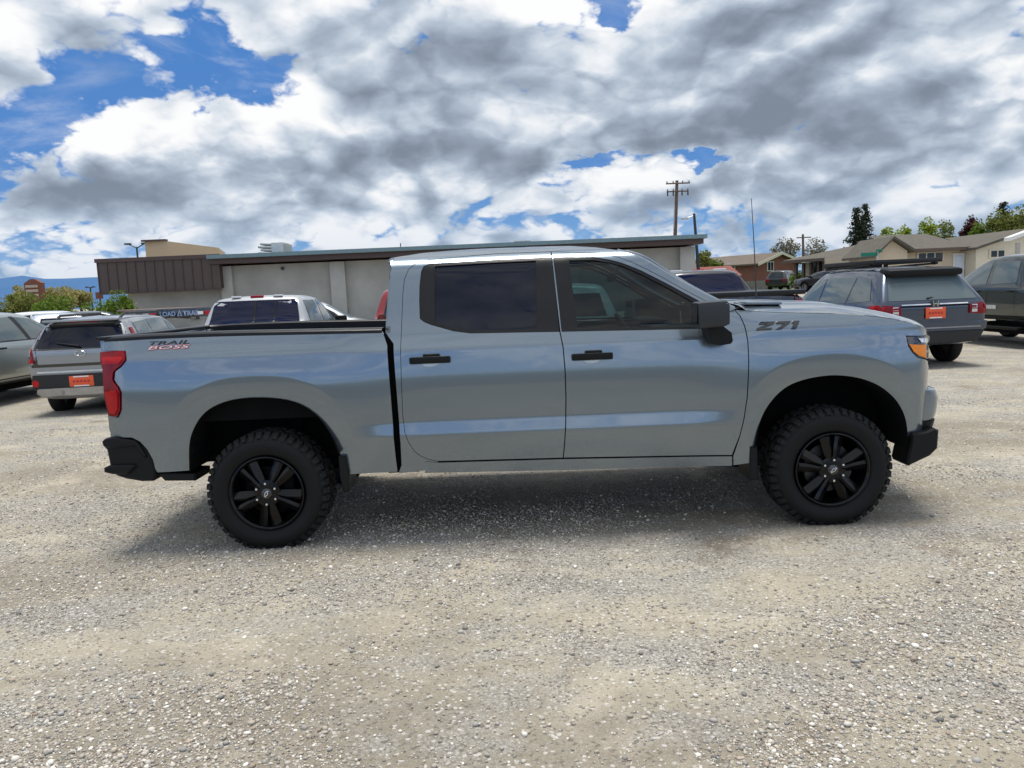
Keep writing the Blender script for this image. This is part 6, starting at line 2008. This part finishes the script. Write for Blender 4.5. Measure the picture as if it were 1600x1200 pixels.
for k, xx in enumerate((1.62, 2.02)):
    b = MB(); b.rbox((xx, .35, zT - .42), (.37, .05, .48), .01); b.build('ramp_panel', 'grey_sheet', TRL)
for yy in (2.6, 3.5):
    for xx in (.12, wT - .12):
        b = MB(); b.lathe([(.0, -.10), (.22, -.10), (.34, -.11), (.38, -.07), (.38, .07), (.34, .11), (.22, .10), (.0, .10)], 28, 'x', (xx, yy, .38)); b.build('wheel', 'rubber', TRL)
for xx in (.5, wT - .5): b = MB(); b.tube([(xx, 6.0, 0), (xx, 6.0, zT)], .05, 8); b.build('jack_leg', 'black_paint', TRL)


S = Car('suv', 'pale silver suv glimpsed through the tinted front window of the silver grey pickup', 'suv', (1.12, 11.6, .0), R(1), suv_st(4.6, .93, 1.72, 1.06, .34, .35, 1.08, .68, 1.1), 'roof_silver', (-1.35, 1.38), .36)
S.rear('rear_window', 'car_glass', [(-.66, 1.12), (.66, 1.12), (.56, 1.54), (-.56, 1.54)]); S.cladding()
S.both('side_window', 'car_glass', [(-1.75, 1.14), (-.9, 1.10), (-.9, 1.56), (-1.5, 1.55)]); S.both('side_window', 'car_glass', [(-.82, 1.10), (.9, 1.08), (.45, 1.52), (-.82, 1.57)])
for sg in (1, -1): S.rear('tail_light', 'bright_red_lens', R4(sg * .66, .86, sg * .86, 1.08), thick=.015)
S.rear('bumper', 'cladding', [(-.86, .42), (.86, .42), (.88, .62), (-.88, .62)], off=.012, thick=.012); S.mirrors(.85, .9, 1.1)


def far_car(name, label, cat, x, y, z, yaw, mat, L=4.6, W=.9, H=1.55, rear=False, glass='car_glass'):
    S = Car(name, label, cat, (x, y, z), yaw, suv_st(L, W, H, 1.0, .32, .40, 1.04, .64, 1.05), mat, (-L * .29, L * .30), .34)
    k = H / 1.55
    S.both('side_window', glass, [(-1.75, 1.08), (-.9, 1.06), (-.9, 1.42 * k), (-1.5, 1.40 * k)]); S.both('side_window', glass, [(-.82, 1.06), (.02, 1.04), (.02, 1.45 * k), (-.82, 1.43 * k)])
    S.both('side_window', glass, [(.10, 1.04), (.98, 1.03), (.68, 1.24), (.38, 1.40 * k), (.10, 1.45 * k)])
    S.front('windshield', glass, [(-.62, 1.10), (.62, 1.10), (.52, 1.44 * k), (-.52, 1.44 * k)]); S.rear('rear_window', glass, [(-.60, 1.08), (.60, 1.08), (.50, 1.42 * k), (-.50, 1.42 * k)])
    for sg in (1, -1):
        S.rear('tail_light', 'bright_red_lens', R4(sg * .60, .80, sg * .82, 1.0), thick=.015); S.front('headlight', 'clear_lens', R4(sg * .45, .70, sg * .68, .84), thick=.01)
    S.mirrors(.85, W - .04, 1.05, mat)
    return S


p = at(97, 490, 21); far_car('white_car', 'white sedan beyond the gap between the left suv and the hatchback', 'car', p.x - .3, 21, 0, R(35), 'white_paint', H=1.52)
p = at(138, 490, 26); far_car('green_car', 'dark grey green car in front of the green shrubs', 'car', p.x + .2, 26.5, 0, R(-70), 'dark_green_paint', H=1.52)
p = at(122, 490, 31); far_car('white_car', 'far white car half hidden behind the nearer white sedan', 'car', p.x - .9, 31, 0, R(-85), 'white_paint', H=1.6)
p = at(1226, 450, 63); far_car('dark_suv', 'small dark suv parked in front of the brick house', 'suv', p.x, 63, ground_z(p.x, 63), R(-38), 'graphite_paint', H=1.70, W=.95)
p = at(1262, 448, 54); far_car('dark_sedan', 'dark grey car with a red tail light beside the rack of the crossover', 'car', p.x + .5, 52, ground_z(p.x, 52), R(30), 'graphite_paint', H=1.42)
p = at(1287, 445, 48); far_car('red_tailed_car', 'dark hatchback just behind the front window of the crossover', 'car', p.x + .4, 48, ground_z(p.x, 48), R(25), 'black_paint', H=1.42)
